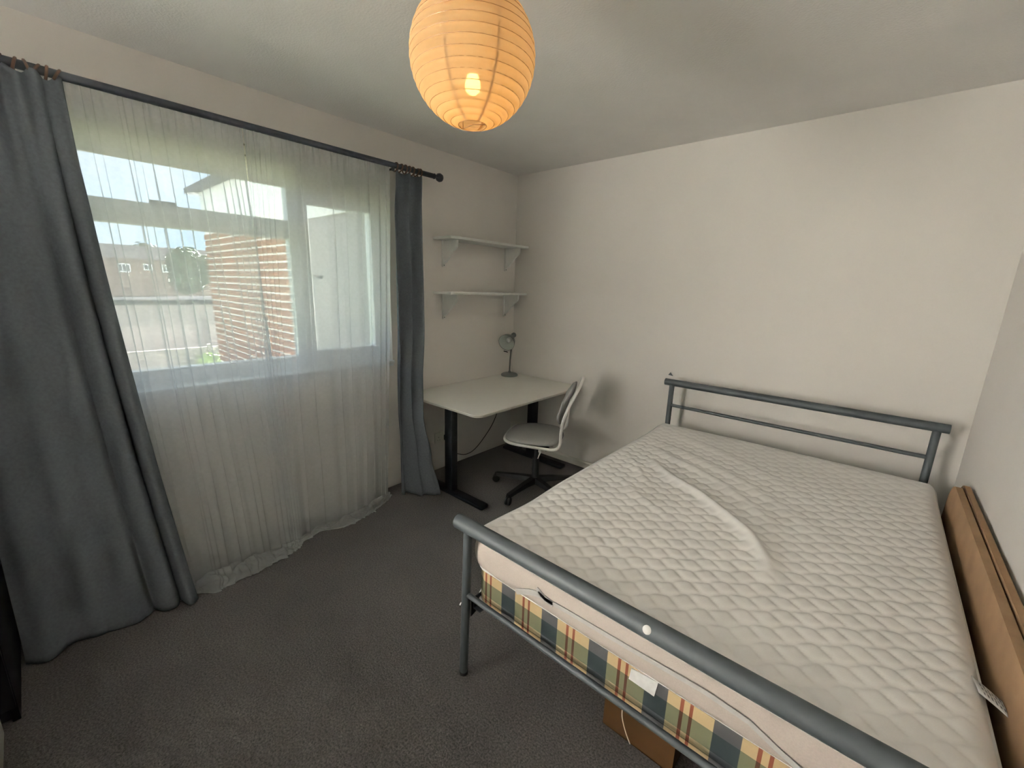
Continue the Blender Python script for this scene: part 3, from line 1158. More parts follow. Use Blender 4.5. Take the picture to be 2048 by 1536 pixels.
def tshape(x, y, z, u, v, w):
    x, y = rounded_rect_map(x, y, TX0, TX1, TY0, TY1, 0.075)
    dl, dr, db, dt = x - TX0, TX1 - x, y - TY0, TY1 - y
    e = min(dl, dr, db, dt)
    if w == 0:
        zz = TZ1
        # crown and sag
        zz += 0.010 * sst(0, 0.3, e) + 0.006 * nz(x * 2.2, y * 2.2, 1.0)
        zz += 0.014 * math.exp(-((y + 0.24) / 0.14) ** 2)
        zz -= 0.012 * math.exp(-((x - TX0) / 0.10) ** 2) * math.exp(-((y + 1.66) / 0.16) ** 2)
        rd = 0.030
        if e < rd:
            q = 1 - e / rd
            zz -= 0.020 * (1 - math.sqrt(max(0, 1 - q * q * 0.96)))
        fade = sst(0.012, 0.045, e)
        hi = 1.0 - 0.55 * sst(-0.9, -0.35, y)
        ridge = 0.0
        for pts, hw, hh in WR:
            d, t, side = seg_dist(x, y, pts)
            if d < hw * 3:
                k = math.sin(PI * min(1, max(0, 0.06 + 0.90 * t))) ** 0.55
                ridge += hh * k * math.exp(-(d / hw) ** 2)
        zz += 0.0072 * quilt(x, y) * fade * hi * max(0.10, 1 - ridge / 0.018) + ridge
        return (x, y, zz)
    # sides: bulge outwards a little, rounded underneath
    bul = math.sin(PI * min(1, w)) * 0.010 - 0.012 * max(0, (w - 0.8) / 0.2) ** 2
    if dr < 0.02:
        bul += 0.010 * math.sin(PI * w)
    nx_ = (-1 if dl < 1e-3 else 0) + (1 if dr < 1e-3 else 0)
    ny_ = (-1 if db < 1e-3 else 0) + (1 if dt < 1e-3 else 0)
    if nx_ == 0 and ny_ == 0:       # on a rounded corner
        cx = min(max(x, TX0 + 0.075), TX1 - 0.075)
        cy = min(max(y, TY0 + 0.075), TY1 - 0.075)
        l = max(1e-6, math.hypot(x - cx, y - cy))
        nx_, ny_ = (x - cx) / l, (y - cy) / l
    ztop_ = TZ1 - 0.016 + 0.014 * math.exp(-((y + 0.24) / 0.14) ** 2) - 0.012 * math.exp(-((x - TX0) / 0.10) ** 2) * math.exp(-((y + 1.66) / 0.16) ** 2)
    zbot = TZ0 + 0.004 * nz(x * 5, y * 5, 2) - (0.016 if db < 0.05 else 0) * (1 - 0.7 * math.exp(-((x - TX0) / 0.12) ** 2))
    zz = lerp(ztop_, zbot, w)
    return (x + nx_ * bul, y + ny_ * bul, zz)


NX, NY = 220, 300
# top cover (quilted) and knitted side border as two parts
vv, ff = [], []
for j in range(NY + 1):
    for i in range(NX + 1):
        p = tshape(lerp(TX0, TX1, i / NX), lerp(TY0, TY1, j / NY), TZ1, 0, 0, 0)
        vv.append((p[0] - to.x, p[1] - to.y, p[2] - to.z))
for j in range(NY):
    for i in range(NX):
        a = j * (NX + 1) + i
        ff.append((a, a + 1, a + NX + 2, a + NX + 1))
raw('quilted_cover', vv, ff, M['quilt'], top, smooth=True)
loop = [(lerp(TX0, TX1, i / 110), TY0) for i in range(110)] + [(TX1, lerp(TY0, TY1, j / 150)) for j in range(150)] \
    + [(lerp(TX1, TX0, i / 110), TY1) for i in range(110)] + [(TX0, lerp(TY1, TY0, j / 150)) for j in range(150)]
vv, ff = [], []
NS = 8
for k in range(NS + 1):
    w = k / NS if k else 1e-4
    for x, y in loop:
        p = tshape(x, y, 0, 0, 0, w)
        vv.append((p[0] - to.x, p[1] - to.y, p[2] - to.z))
n = len(loop)
for k in range(NS):
    for q in range(n):
        q2 = (q + 1) % n
        ff.append((k * n + q, (k + 1) * n + q, (k + 1) * n + q2, k * n + q2))
ff.append([NS * n + q for q in range(n)])
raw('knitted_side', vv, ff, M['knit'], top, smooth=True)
# white welt round the upper edge
wp = []
for x, y in loop:
    p = tshape(x, y, 0, 0, 0, 1e-4)
    wp.append((p[0] - to.x, p[1] - to.y, p[2] - to.z))
tb('edge_welt', wp, 0.005, M['piping'], top, 6, closed=True)
# grey elastic strap and binding across the foot end
bm = bmesh.new()


def strip(bm, pts, w_, y_, th=0.003):
    P = [Vector((p[0], 0, p[1])) for p in pts]
    A, B = [], []
    for i, p in enumerate(P):
        d = (P[min(i + 1, len(P) - 1)] - P[max(i - 1, 0)]).normalized()
        nrm = Vector((-d.z, 0, d.x))
        A.append(p + nrm * w_ / 2)
        B.append(p - nrm * w_ / 2)
    for i in range(len(P) - 1):
        q = [A[i], A[i + 1], B[i + 1], B[i]]
        prism(bm, [(c.x - to.x, c.z - to.z) for c in q], 'Y', y_ - th - to.y, y_ - to.y)


strip(bm, [(1.80, 0.497), (1.86, 0.528), (1.90, 0.540), (1.95, 0.533)], 0.020, TY0 - 0.011)
obj('elastic_strap', bm, M['binding'], top)
bm = bmesh.new()
strip(bm, [(1.885, 0.556), (1.92, 0.536), (2.0, 0.540), (2.2, 0.545), (2.4, 0.553), (2.50, 0.545), (2.56, 0.520), (2.62, 0.50)], 0.014, TY0 - 0.011)
obj('binding', bm, M['binding'], top)
# care label on the right edge
CLO = Vector((2.905, -1.63, 0.600)) - to
vv = []
lab = [(-0.022, 0.030), (0.010, 0.048), (0.030, 0.02), (0.026, -0.048), (-0.012, -0.012)]


def labz(x, y):
    return 0.012 - 0.55 * max(0.0, x) ** 1.2 + 0.004 * math.sin(y * 60)


CX0, CX1, CY0, CY1 = -0.030, 0.034, -0.040, 0.018
vv, ff = [], []
for j in range(9):
    for i in range(9):
        u, v = i / 8, j / 8
        x = lerp(-0.020, 0.040, u) - 0.006 * v
        y = lerp(-0.045, 0.045, v) * 0.62 - 0.035 * u
        vv.append((x, y, 0.020 - 0.010 * u - 0.008 * u * u + 0.002 * math.sin(v * 5)))
for j in range(8):
    for i in range(8):
        a = j * 9 + i
        ff.append((a, a + 1, a + 10, a + 9))
lbo = raw('care_label', vv, ff, M['white_label'], top, smooth=True)
lbo.location = CLO
lbo['label'] = 'white printed care label'
sm = lbo.modifiers.new('thick', 'SOLIDIFY')
sm.thickness = 0.0008
bm = bmesh.new()
bmr = bmesh.new()
for k in range(7):
    u = 0.16 + 0.105 * k
    for q in range(3):
        v0 = 0.14 + 0.26 * q + 0.02 * ((k * 7 + q * 3) % 3)
        v1 = v0 + 0.12 + 0.035 * ((k * 5 + q) % 4)
        tgt = bmr if k >= 6 else bm
        c = []
        for uu, v_ in ((u, v0), (u + 0.05, v0), (u + 0.05, v1), (u, v1)):
            x = lerp(-0.020, 0.040, uu) - 0.006 * v_
            y = lerp(-0.045, 0.045, v_) * 0.62 - 0.035 * uu
            c.append(tgt.verts.new((x, y, 0.0206 - 0.010 * uu - 0.008 * uu * uu + 0.002 * math.sin(v_ * 5))))
        tgt.faces.new(c)
obj('print_lines', bm, M['ink'], lbo)
obj('red_print', bmr, M['redink'], lbo)

# ------------------------------------------------------------------ cardboard between bed and right wall
cb = thing('cardboard_sheet', 'folded brown cardboard packing sheet wedged between bed and right wall', 'cardboard', (2.955, -1.4, 0.0))


def card(name, xo, th, ztop, ynear, yfar, lean, mat):
    pts = []
    r = 0.10
    # outline in (y, z) with a rounded far top corner
    poly = [(ynear, 0.0), (ynear, ztop)]
    for k in range(7):
        a = PI / 2 * (1 - k / 6)
        poly.append((yfar - r + r * math.cos(a), ztop - r + r * math.sin(a)))
    poly.append((yfar, 0.0))
    bm = bmesh.new()
    A = [bm.verts.new((xo + lean * p[1], p[0] + 1.4, p[1])) for p in poly]
    B = [bm.verts.new((xo + lean * p[1] + th, p[0] + 1.4, p[1])) for p in poly]
    bm.faces.new(A)
    bm.faces.new(B[::-1])
    for i in range(len(poly)):
        j = (i + 1) % len(poly)
        bm.faces.new((A[i], B[i], B[j], A[j]))
    return obj(name, bm, mat, cb)


card('front_layer', -0.042, 0.022, 0.715, -2.75, -0.36, 0.026, M['card'])
card('inner_gap', -0.020, 0.006, 0.705, -2.745, -0.365, 0.026, M['card_core'])
card('back_layer', -0.014, 0.018, 0.722, -2.75, -0.34, 0.026, M['card'])

# ------------------------------------------------------------------ box under the bed
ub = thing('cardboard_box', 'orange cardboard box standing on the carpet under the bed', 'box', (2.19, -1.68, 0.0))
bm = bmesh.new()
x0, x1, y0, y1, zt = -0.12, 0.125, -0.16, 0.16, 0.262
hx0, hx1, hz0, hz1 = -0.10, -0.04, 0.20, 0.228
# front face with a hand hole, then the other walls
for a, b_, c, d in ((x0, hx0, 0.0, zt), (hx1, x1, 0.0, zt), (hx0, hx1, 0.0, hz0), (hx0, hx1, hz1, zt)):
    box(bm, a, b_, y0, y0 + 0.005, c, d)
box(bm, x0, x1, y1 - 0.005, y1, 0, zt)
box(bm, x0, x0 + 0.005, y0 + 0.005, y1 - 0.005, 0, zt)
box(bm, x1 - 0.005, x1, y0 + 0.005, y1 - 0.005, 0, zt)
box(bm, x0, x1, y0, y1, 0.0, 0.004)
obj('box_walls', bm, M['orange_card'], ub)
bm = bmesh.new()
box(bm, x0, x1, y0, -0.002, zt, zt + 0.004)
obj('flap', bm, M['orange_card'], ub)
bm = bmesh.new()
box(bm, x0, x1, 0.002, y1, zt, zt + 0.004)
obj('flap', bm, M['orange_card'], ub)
tag(tb('loose_string', smooth_path([Vector(p) - mo for p in ((2.195, -1.995, 0.330), (2.200, -2.004, 0.29), (2.215, -2.006, 0.25), (2.232, -2.004, 0.215))]), 0.0014, M['string'], mat_, 6),
    'white loose string')

# ------------------------------------------------------------------ desk
HD = 0.7065
dk = thing('desk', 'white rectangular desk with black legs in the corner', 'desk', (0.4, -0.615, 0.0))
poly = rrect(0.006, 0.787, -1.220, -0.020, 0.060, 8)
# back corners stay square
poly = [(p[0] - 0.4, p[1] + 0.615) for p in poly]
bm = bmesh.new()
prism(bm, poly, 'Z', HD - 0.018, HD - 0.0005)
obj('edge_core', bm, M['desk_edge'], dk)
bm = bmesh.new()
poly2 = [(p[0] - 0.4, p[1] + 0.615) for p in rrect(0.005, 0.789, -1.222, -0.019, 0.062, 8)]
prism(bm, poly2, 'Z', HD - 0.005, HD)
es = [e for e in bm.edges if all(abs(v.co.z - HD) < 1e-6 for v in e.verts)]
bmesh.ops.bevel(bm, geom=es, offset=0.002, segments=2, affect='EDGES')
obj('table_top', bm, M['desk'], dk, smooth=True, auto=30)
for y in (-1.100, -0.160):
    yl = y + 0.615
    leg = bx('leg', -0.045, 0.035, yl - 0.0275, yl + 0.0275, 0.03, HD - 0.045, M['black_metal'], dk, 0.006)
    bx('foot_bar', -0.32, 0.345, yl - 0.036, yl + 0.036, 0.004, 0.034, M['black_metal'], leg, 0.010)
    bx('arm', -0.30, 0.30, yl - 0.022, yl + 0.022, HD - 0.045, HD - 0.018, M['black_metal'], leg, 0.004)
for x in (-0.2, 0.2):
    bx('cross_bar', x - 0.015, x + 0.015, -0.50, 0.47, HD - 0.040, HD - 0.019, M['black_metal'], dk, 0.003)

# ------------------------------------------------------------------ desk lamp
dl = thing('desk_lamp', 'small grey desk lamp with round tilted shade on the desk', 'lamp', (0.100, -0.150, HD))
lt('base', [(0, 0), (0.074, 0), (0.077, 0.006), (0.074, 0.016), (0.060, 0.024), (0.020, 0.028), (0.0, 0.028)], M['lamp_grey'], dl, 40)
lt('collar', [(0, 0.026), (0.014, 0.026), (0.012, 0.04), (0.008, 0.046), (0, 0.046)], M['lamp_grey'], dl, 20)
tb('stem', smooth_path([(0, 0, 0.04), (0.001, 0.002, 0.12), (0.003, 0.008, 0.22), (0.005, 0.012, 0.30), (0.004, 0.008, 0.345), (0.002, -0.004, 0.362)], 6), 0.0068, M['lamp_grey'], dl, 12)
ax = Vector((0.30, -0.86, -0.30)).normalized()
hp = Vector((0.004, 0.012, 0.352))
lt('lamp_shade', [(0.0, -0.012), (0.018, -0.010), (0.026, 0.002), (0.030, 0.022), (0.044, 0.044), (0.060, 0.072), (0.070, 0.105), (0.074, 0.125),
                  (0.0725, 0.125), (0.068, 0.105), (0.058, 0.073), (0.042, 0.046), (0.028, 0.026), (0.0, 0.020)], M['lamp_grey'], dl, 40, hp, ax)
lt('reflector', [(0.0715, 0.122), (0.066, 0.104), (0.056, 0.074), (0.040, 0.048), (0.026, 0.030), (0.0, 0.026)], M['lamp_inner'], dl, 40, hp, ax)
lt('bulb', [(0.012, 0.028), (0.013, 0.04), (0.019, 0.055), (0.022, 0.07), (0.019, 0.084), (0.010, 0.092), (0, 0.094)], M['bulb_white'], dl, 20, hp, ax)
lt('tilt_knob', [(0, 0), (0.019, 0), (0.022, 0.004), (0.022, 0.020), (0.016, 0.028), (0, 0.030)], M['lamp_grey'], dl, 20, hp + Vector((0.0, 0.014, 0.010)), (0.2, 0.9, 0.5))
bm = bmesh.new()
tube(bm, [hp + ax * 0.125 + Vector((-0.012, -0.02, -0.072)), hp + ax * 0.125 + Vector((0.020, -0.002, -0.080))], 0.004, 8)
obj('rim_clip', bm, M['black_plastic'], dl, smooth=True)
# power cord under the desk, plug in the wall socket
sk = thing('wall_socket', 'white double wall socket low on the wall behind the desk leg', 'socket', (0.0, -0.865, 0.275))
bx('face_plate', 0.0, 0.009, -0.0735, 0.0735, -0.0435, 0.0435, M['socket'], sk, 0.003)
for yy in (-0.036, 0.036):
    bx('rocker_switch', 0.009, 0.012, yy + 0.008, yy + 0.018, 0.016, 0.032, M['socket'], sk, 0.001)
    for q in ((0, 0.004, 0.004, 0.008), (-0.011, -0.020, 0.006, 0.003), (0.011, -0.020, 0.006, 0.003)):
        bx('pin_hole', 0.0088, 0.0093, yy + q[0] - q[2] / 2, yy + q[0] + q[2] / 2, q[1] - q[3] / 2, q[1] + q[3] / 2, M['dark_hole'], sk)
cdt = thing('power_cord', 'black power cord with plug looping under the desk', 'cable', (0.0, -0.83, 0.268))
bx('plug', 0.0095, 0.040, -0.022, 0.024, -0.024, 0.024, M['cable'], cdt, 0.008)


def cdl(*p):
    return (p[0], p[1] + 0.83, p[2] - 0.268)


tb('lead', smooth_path([cdl(0.03, -0.832, 0.255), cdl(0.045, -0.84, 0.20), cdl(0.05, -0.80, 0.14), cdl(0.04, -0.68, 0.075), cdl(0.035, -0.60, 0.058),
                        cdl(0.035, -0.52, 0.075), cdl(0.035, -0.42, 0.14), cdl(0.04, -0.30, 0.26), cdl(0.05, -0.235, 0.40), cdl(0.055, -0.225, 0.52), cdl(0.06, -0.215, 0.675)], 8),
   0.0035, M['cable'], cdt, 8)

# ------------------------------------------------------------------ shelves
for i, (zs, lab_) in enumerate(((1.818, 'upper white wall shelf on two shaped brackets above the desk'),
                                (1.428, 'lower white wall shelf on two shaped brackets above the desk'))):
    sh = thing('wall_shelf', lab_, 'shelf', (0.0, -0.50, zs), group='white wall shelves')
    bx('board', 0.001, 0.200, -0.430, 0.440, 0.0, 0.018, M['shelf'], sh, 0.002)
    for yb in (-0.835 + 0.50, -0.135 + 0.50):
        bk = bx('bracket', 0.0005, 0.014, yb - 0.014, yb + 0.014, -0.190, 0.0, M['shelf'], sh, 0.002)
        prof = [(0.014, -0.002), (0.165, -0.002), (0.165, -0.030), (0.158, -0.052), (0.140, -0.066), (0.110, -0.088), (0.080, -0.120),
                (0.058, -0.142), (0.046, -0.152), (0.034, -0.160), (0.014, -0.168)]
        bm = bmesh.new()
        prism(bm, prof, 'Y', yb - 0.009, yb + 0.009)
        obj('web', bm, M['shelf'], bk)
        lt('screw', [(0, 0), (0.004, 0), (0.003, 0.002), (0, 0.002)], M['rod'], bk, 10, (0.014, yb, -0.178), (1, 0, 0))

# ------------------------------------------------------------------ swivel chair
ANG = math.radians(208)
ch = thing('desk_chair', 'grey swivel chair with white tube frame and black star base', 'chair', (0.80, -0.62, 0.0), ANG)
SZ = 0.425


def tubeloop():
    pts = []
    hw = 0.225
    # from back top left -> down -> seat left -> front -> seat right -> up
    def side(s):
        return [(-0.30, s * 0.150, 0.862), (-0.290, s * 0.190, 0.845), (-0.268, s * 0.205, 0.795), (-0.235, s * 0.212, 0.72), (-0.205, s * 0.217, 0.62),
                (-0.198, s * 0.222, 0.54), (-0.196, s * 0.224, 0.48), (-0.180, s * 0.225, 0.437), (-0.135, s * 0.226, SZ - 0.004), (-0.05, s * 0.228, SZ),
                (0.08, s * 0.226, SZ + 0.006), (0.16, s * 0.205, SZ + 0.008), (0.205, s * 0.150, SZ + 0.006), (0.222, s * 0.06, SZ + 0.002)]
    a = side(1)
    b = side(-1)
    return a + b[::-1]


lp = tubeloop()
sp_pts = smooth_path([lp[-1]] + lp + [lp[0]], 5)
sp_pts = smooth_path(lp, 5)
sp_pts = sp_pts + [Vector((-0.304, -0.10, 0.869)), Vector((-0.306, 0.0, 0.871)), Vector((-0.304, 0.10, 0.869))]
tb('tube_frame', sp_pts, 0.0105, M['chair_white'], ch, 12, closed=True)


def cushion(name, pos_fn, n1, n2, th, mat):
    """padded pad: pos_fn(u,v) -> (centre, normal) u,v in -1..1 on a superellipse"""
    verts, faces = [], []
    for side in (1, -1):
        for j in range(n2 + 1):
            for i in range(n1 + 1):
                u, v = -1 + 2 * i / n1, -1 + 2 * j / n2
                # square to squircle
                uu = u * math.sqrt(1 - 0.38 * v * v)
                vv_ = v * math.sqrt(1 - 0.38 * u * u)
                c, nrm = pos_fn(uu, vv_)
                e = max(abs(u), abs(v))
                t = th * math.sqrt(max(0.0, 1 - e ** 4))
                verts.append(Vector(c) + Vector(nrm) * t * side)
    w = n1 + 1
    off = (n1 + 1) * (n2 + 1)
    for j in range(n2):
        for i in range(n1):
            a = j * w + i
            faces.append((a, a + 1, a + w + 1, a + w))
            faces.append((off + a, off + a + w, off + a + w + 1, off + a + 1))
    me = bpy.data.meshes.new(name)
    me.from_pydata([tuple(v) for v in verts], [], faces)
    bm_ = bmesh.new()
    bm_.from_mesh(me)
    bmesh.ops.remove_doubles(bm_, verts=bm_.verts[:], dist=1e-5)
    bmesh.ops.recalc_face_normals(bm_, faces=bm_.faces[:])
    bm_.to_mesh(me)
    bm_.free()
    return mobj(name, me, mat, ch, smooth=True)


def seat_fn(u, v):
    x = 0.020 + 0.215 * u
    y = 0.228 * v * (1 - 0.05 * u)
    z = SZ + 0.014 + 0.012 * (1 - u * u) * (1 - 0.5 * v * v) - 0.012 * max(0, u) ** 2
    return (x, y, z), (0, 0, 1)


cushion('seat', seat_fn, 20, 20, 0.024, M['chair_fabric'])


def back_fn(u, v):
    # u vertical, v lateral
    z = 0.705 + 0.148 * u
    xline = interp([(0.54, -0.185), (0.62, -0.190), (0.72, -0.222), (0.82, -0.258), (0.90, -0.292)], z)
    x = xline + 0.014 + 0.030 * (1 - u * u) * 0.6 - 0.022 * (1 - v * v) * 0.5
    return (x, 0.198 * v, z), (0.95, 0, 0.30)


cushion('backrest', back_fn, 16, 16, 0.020, M['chair_fabric'])
bx('seat_mechanism', -0.10, 0.11, -0.07, 0.07, SZ - 0.075, SZ - 0.016, M['black_plastic'], ch, 0.012)
bm = bmesh.new()
tube(bm, [(0.08, 0.20, SZ - 0.018), (0.06, 0.0, SZ - 0.03), (0.08, -0.20, SZ - 0.018)], 0.011, 8)
tube(bm, [(-0.10, 0.20, SZ - 0.018), (-0.08, 0.0, SZ - 0.03), (-0.10, -0.20, SZ - 0.018)], 0.011, 8)
obj('seat_brace', bm, M['black_plastic'], ch, smooth=True)
tb('height_lever', smooth_path([(0.0, -0.05, SZ - 0.045), (0.01, -0.13, SZ - 0.05), (0.02, -0.20, SZ - 0.055), (0.02, -0.235, SZ - 0.052)], 4), 0.006, M['black_plastic'], ch, 8)
lt('gas_lift', [(0, SZ - 0.06), (0.015, SZ - 0.06), (0.015, 0.26), (0.025, 0.26), (0.027, 0.10), (0.034, 0.09), (0.036, 0.055), (0, 0.05)], M['black_plastic'], ch, 24)
# hanging white tag
tb('hang_tag_cord', smooth_path([(-0.055, 0.225, SZ - 0.012), (-0.060, 0.230, SZ - 0.04), (-0.050, 0.232, SZ - 0.075)], 4), 0.003, M['chair_white'], ch, 6)
tb('hang_tag_cord', smooth_path([(-0.065, 0.225, SZ - 0.012), (-0.066, 0.232, SZ - 0.03), (-0.055, 0.234, SZ - 0.055)], 4), 0.003, M['chair_white'], ch, 6)
base_a0 = math.radians(-88) - ANG
for k in range(5):
    a = base_a0 + k * 2 * PI / 5
    d = Vector((math.cos(a), math.sin(a), 0))
    s = Vector((-math.sin(a), math.cos(a), 0))
    bm = bmesh.new()
    rings = []
    for t_, hw, zt_, zb_ in ((0.02, 0.030, 0.105, 0.062), (0.12, 0.024, 0.100, 0.066), (0.24, 0.020, 0.088, 0.062), (0.315, 0.019, 0.080, 0.058), (0.328, 0.012, 0.076, 0.060)):
        rings.append([bm.verts.new(d * t_ + s * (hw * sx) + Vector((0, 0, zz))) for sx, zz in ((-1, zb_), (1, zb_), (0.75, zt_), (-0.75, zt_))])
    for r0, r1 in zip(rings[:-1], rings[1:]):
        for q in range(4):
            bm.faces.new((r0[q], r0[(q + 1) % 4], r1[(q + 1) % 4], r1[q]))
    bm.faces.new(rings[0][::-1])
    bm.faces.new(rings[-1])
    arm = obj('base_arm', bm, M['black_plastic'], ch)
    cw = d * 0.318
    axl = (s + d * 0.35 * (1 if k % 2 else -1)).normalized()
    bm = bmesh.new()
    for off in (-0.020, 0.003):
        lathe(bm, [(0, 0), (0.025, 0), (0.029, 0.004), (0.029, 0.013), (0.025, 0.017), (0, 0.017)], 20,
              Matrix.Translation(cw + axl * off + Vector((0, 0, 0.0295))) @ axl.to_track_quat('Z', 'Y').to_matrix().to_4x4())
    cst = obj('castor', bm, M['black_plastic'], arm, smooth=True, auto=40)
    tb('castor_stem', [cw + Vector((0, 0, 0.026)), cw + Vector((0, 0, 0.064))], 0.008, M['black_plastic'], arm, 8)

# ------------------------------------------------------------------ wardrobe at the left border, its unseen body added to block light
wd = thing('wardrobe', 'black wardrobe added for shade, its edge beside the large grey curtain at the left border', 'wardrobe', (0.0, -3.59, 0.0))
bx('side_panel', 0.015, 0.580, 0.380, 0.400, 0.0, 1.95, M['black_metal'], wd, 0.002)
bx('side_panel', 0.015, 0.580, -0.400, -0.380, 0.0, 1.95, M['black_metal'], wd, 0.002)
bx('top_panel', 0.015, 0.580, -0.380, 0.380, 1.93, 1.95, M['black_metal'], wd, 0.002)
bx('back_panel', 0.015, 0.022, -0.380, 0.380, 0.05, 1.93, M['black_metal'], wd)
bx('plinth', 0.50, 0.56, -0.380, 0.380, 0.0, 0.06, M['black_metal'], wd)
for sy in (1, -1):
    y0_, y1_ = sorted((sy * 0.002, sy * 0.398))
    dr_ = bx('door', 0.581, 0.599, y0_, y1_, 0.065, 1.945, M['black_metal'], wd, 0.002)
    tb('handle', [(0.599, sy * 0.04, 0.95), (0.622, sy * 0.04, 0.955), (0.622, sy * 0.04, 1.10), (0.599, sy * 0.04, 1.105)], 0.005, M['chrome'], dr_, 8)

# ------------------------------------------------------------------ low cream chest added to shade the carpet, only its foot in frame
cd = thing('shade_chest', 'cream low chest added for shade, its foot in the bottom left corner', 'chest', (1.065, -3.444, 0.0))
bx('carcass', -0.455, 0.360, -0.216, 0.216, 0.0, 0.600, M['trim'], cd, 0.003)
bx('top_board', -0.455, 0.385, -0.216, 0.216, 0.600, 0.622, M['trim'], cd, 0.004)
for k in range(3):
    dw = bx('drawer', 0.3605, 0.378, -0.206, 0.206, 0.045 + k * 0.184, 0.222 + k * 0.184, M['trim'], cd, 0.003)
    lt('knob', [(0, 0), (0.008, 0), (0.007, 0.010), (0.014, 0.016), (0.014, 0.022), (0, 0.026)], M['chrome'], dw, 16, (0.378, 0.0, 0.134 + k * 0.184), (1, 0, 0))

# ------------------------------------------------------------------ outside: neighbouring wing
GZ = -2.6
bm = bmesh.new()
vv = [(-0.3, -70, GZ), (-0.3, 70, GZ), (-160, 90, GZ), (-160, -90, GZ)]
lawn = raw('lawn', vv, [(0, 1, 2, 3)], M['lawn'])
tag(lawn, 'green and grey garden ground outside the window', None, kind='structure')
YW = -1.285
wg = thing('brick_wing', 'orange brick wing of the house just outside the window', 'building', (-2.3, YW, GZ))


def wl(x, y, z):
    return (x + 2.3, y - YW, z - GZ)


def wbox(name, x0, x1, y0, y1, z0, z1, mat, bev=0):
    return bx(name, x0 + 2.3, x1 + 2.3, y0 - YW, y1 - YW, z0 - GZ, z1 - GZ, M[mat], wg, bev)


XE = -4.27
wbox('mortar_wall', XE, -1.22, YW + 0.006, YW + 3.0, GZ, 2.12, 'mortar')
wbox('rendered_wall', -1.22, -0.26, YW + 0.004, YW + 3.0, GZ, 2.00, 'greyrender')
wbox('white_cladding', XE, -0.26, YW + 0.0, YW + 3.0, 2.12, 2.55, 'clad')
wbox('white_fascia', -1.22, -0.26, YW - 0.015, YW + 0.02, 2.00, 2.12, 'clad')
wbox('sun_block', -2.15, -0.26, YW + 0.02, YW + 3.0, 2.62, 3.70, 'clad')  # unseen block added above the wing to keep sun off the main window
wbox('gutter', XE - 0.30, -0.26, YW - 0.09, YW + 3.2, 2.55, 2.62, 'gutter')
bm = bmesh.new()
box(bm, -0.1035, 0.1035, -0.008, 0.05, -0.0285, 0.0285, 0.003, 1)
bp_ = obj('brick', bm, M['brick'], wg)
first = True
nb = 0
for c in range(22):
    z = 0.42 + c * 0.0755
    for k in range(14):
        x = XE + 0.1125 + k * 0.225 + (0.1125 if c % 2 else 0)
        if x > -1.22 - 0.10:
            continue
        if first:
            o = bp_
            first = False
        else:
            o = bp_.copy()
            link(o, wg)
        nb += 1
        o.location = (x + 2.3, 0.004 * random.random(), z - GZ)
        if k == 0 and c % 2:
            h_ = bp_.copy()
            link(h_, wg)
            h_.scale = (0.48, 1, 1)
            h_.location = (XE + 0.055 + 2.3, 0.0, z - GZ)

# far terrace of houses
fh = thing('terrace_house', 'brown brick terrace with small white windows far behind the garden', 'building', (-34.0, 2.0, GZ))


def fb(name, x0, x1, y0, y1, z0, z1, mat, parent=None):
    return bx(name, x0 + 34, x1 + 34, y0 - 2, y1 - 2, z0 - GZ, z1 - GZ, M[mat], parent or fh)


fb('wall', -38, -30, -9, 14, GZ, 2.42, 'farbrick')
bm = bmesh.new()
prism(bm, [(-4.3, 2.40 - GZ), (4.25, 2.40 - GZ), (0.0, 3.35 - GZ)], 'Y', -11.2, 12.2)
obj('roof', bm, M['roof'], fh)
for y0, y1, z0, z1 in ((0.76, 1.30, 1.66, 2.14), (1.87, 2.27, 1.80, 2.16), (2.70, 3.08, 1.72, 2.17), (-0.9, -0.4, 1.66, 2.14), (-2.2, -1.7, 1.66, 2.14), (4.2, 4.7, 1.70, 2.17)):
    f_ = fb('window', -29.99, -29.93, y0, y1, z0, z1, 'farwhite')
    nn = 3 if y1 - y0 > 0.45 else 2
    for q in range(nn):
        a = y0 + 0.05 + q * (y1 - y0 - 0.05) / nn
        fb('pane', -29.93, -29.92, a, a + (y1 - y0 - 0.05) / nn - 0.05, z0 + 0.06, z1 - 0.06, 'farglass', f_)
        # keep the parent's offset out of the child: both share the empty's frame
gr = thing('garage_row', 'low pale garage block with a flat roof across the gardens', 'building', (-22.0, 2.0, GZ))
bx('wall', -2.0, 2.0, -9, 9, 0.0, 2.95, M['concrete'], gr)
bx('roof_slab', -2.2, 2.2, -9.2, 9.2, 2.95, 3.15, M['roof'], gr, 0.01)
for k in range(6):
    bx('garage_door', 2.0, 2.03, -8.4 + k * 2.9, -6.0 + k * 2.9, 0.0, 2.1, M['fence'], gr)
fe = thing('garden_fence', 'weathered grey panel fence at the end of the garden', 'fence', (-15.0, 0.0, GZ))
proto = None
for k in range(26):
    if proto is None:
        bm = bmesh.new()
        box(bm, -0.02, 0.02, -0.24, 0.24, 0.0, 1.75, 0.0)
        proto = obj('board', bm, M['fence'], fe)
        o = proto
    else:
        o = proto.copy()
        link(o, fe)
    o.location = (0.012 * (k % 2), -5.0 + k * 0.49, 0)
for k in range(5):
    bx('post', 0.03, 0.12, -5.0 + k * 3.0, -4.9 + k * 3.0, 0, 1.85, M['fence'], fe)


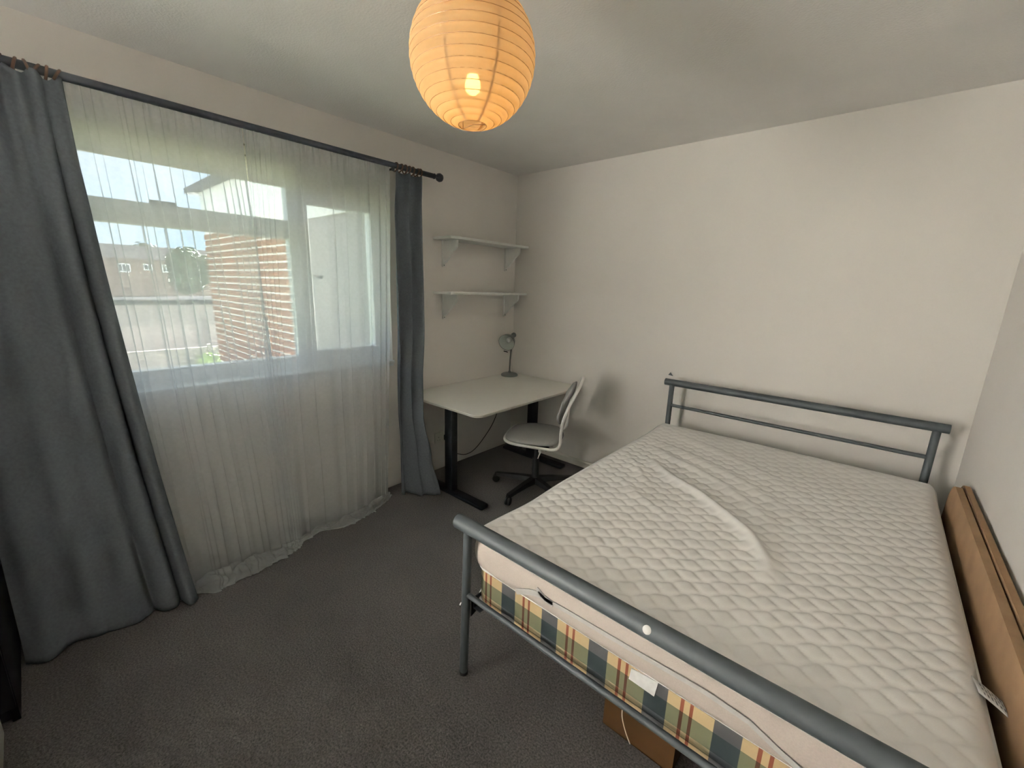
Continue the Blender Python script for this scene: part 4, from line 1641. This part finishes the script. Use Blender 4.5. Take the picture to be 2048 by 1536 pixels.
def bush(name, label, cat, loc, r, hgt, mat, trunk=0.0, seed=0, leaves=900, size=0.10, group=None):
    rnd = random.Random(seed)
    t = thing(name, label, cat, loc, group=group)
    bm = bmesh.new()
    blobs = [(Vector((rnd.uniform(-.5, .5) * r, rnd.uniform(-.5, .5) * r, trunk + hgt * rnd.uniform(0.3, 0.7))), r * rnd.uniform(0.45, 0.7)) for _ in range(7)]
    for _ in range(leaves):
        c, br = blobs[rnd.randrange(len(blobs))]
        d = Vector((rnd.gauss(0, 1), rnd.gauss(0, 1), rnd.gauss(0, 1))).normalized()
        p = c + d * br * (0.6 + 0.45 * rnd.random())
        p.z = max(p.z, 0.05)
        a = Vector((rnd.gauss(0, 1), rnd.gauss(0, 1), rnd.gauss(0, 1))).normalized()
        b = a.cross(d)
        if b.length < 0.1:
            continue
        b.normalize()
        a = b.cross(d).normalized()
        s = size * rnd.uniform(0.6, 1.3)
        q = [bm.verts.new(p + a * s), bm.verts.new(p + b * s * 0.55 + d * s * 0.2), bm.verts.new(p - a * s), bm.verts.new(p - b * s * 0.55 + d * s * 0.2)]
        bm.faces.new(q)
    fo = obj('foliage', bm, mat, t)
    fo['kind'] = 'stuff'
    tb('trunk', [(0, 0, 0), (0.02 * r, 0, trunk + hgt * 0.5)], 0.05 * r + 0.02, M['bark'], t, 8)
    return t


bush('tree', 'dark round tree beside the far terrace', 'tree', (-27.0, 3.75, GZ), 1.25, 2.6, M['leaf'], 3.2, 3, 2600, 0.22)
bush('tree', 'smaller dark tree above the far terrace roof', 'tree', (-46.0, 4.0, GZ), 1.8, 3.4, M['leaf'], 3.6, 5, 1600, 0.25)
bush('shrub', 'leafy green shrub below the window near the brick corner', 'shrub', (-6.6, -0.95, GZ), 0.75, 2.3, M['shrub'], 0.5, 8, 2200, 0.07, 'garden shrubs')
bush('shrub', 'low green shrub in the middle of the garden', 'shrub', (-8.5, -1.0, GZ), 0.6, 1.6, M['shrub'], 0.2, 9, 1600, 0.07, 'garden shrubs')
bush('shrub', 'taller shrub by the garden fence', 'shrub', (-13.0, 0.9, GZ), 0.8, 1.9, M['shrub'], 0.2, 10, 1600, 0.09, 'garden shrubs')
# two pale round stones low in the view
for i, (x, y, s, lab_) in enumerate(((-9.2, -1.95, 0.11, 'left pale round stone on the garden path'), (-7.7, -1.90, 0.12, 'right pale round stone on the garden path'))):
    bm = bmesh.new()
    bmesh.ops.create_icosphere(bm, subdivisions=3, radius=s)
    for v in bm.verts:
        v.co *= 1 + 0.18 * nz(v.co.x * 9 + i * 5, v.co.y * 9, v.co.z * 9)
        v.co.z *= 0.7
        v.co.z += s * 0.55
    o = tag(obj('garden_stone', bm, M['palestone'], None, smooth=True), lab_, 'stone', 'garden stones')
    o.location = (x, y, GZ)
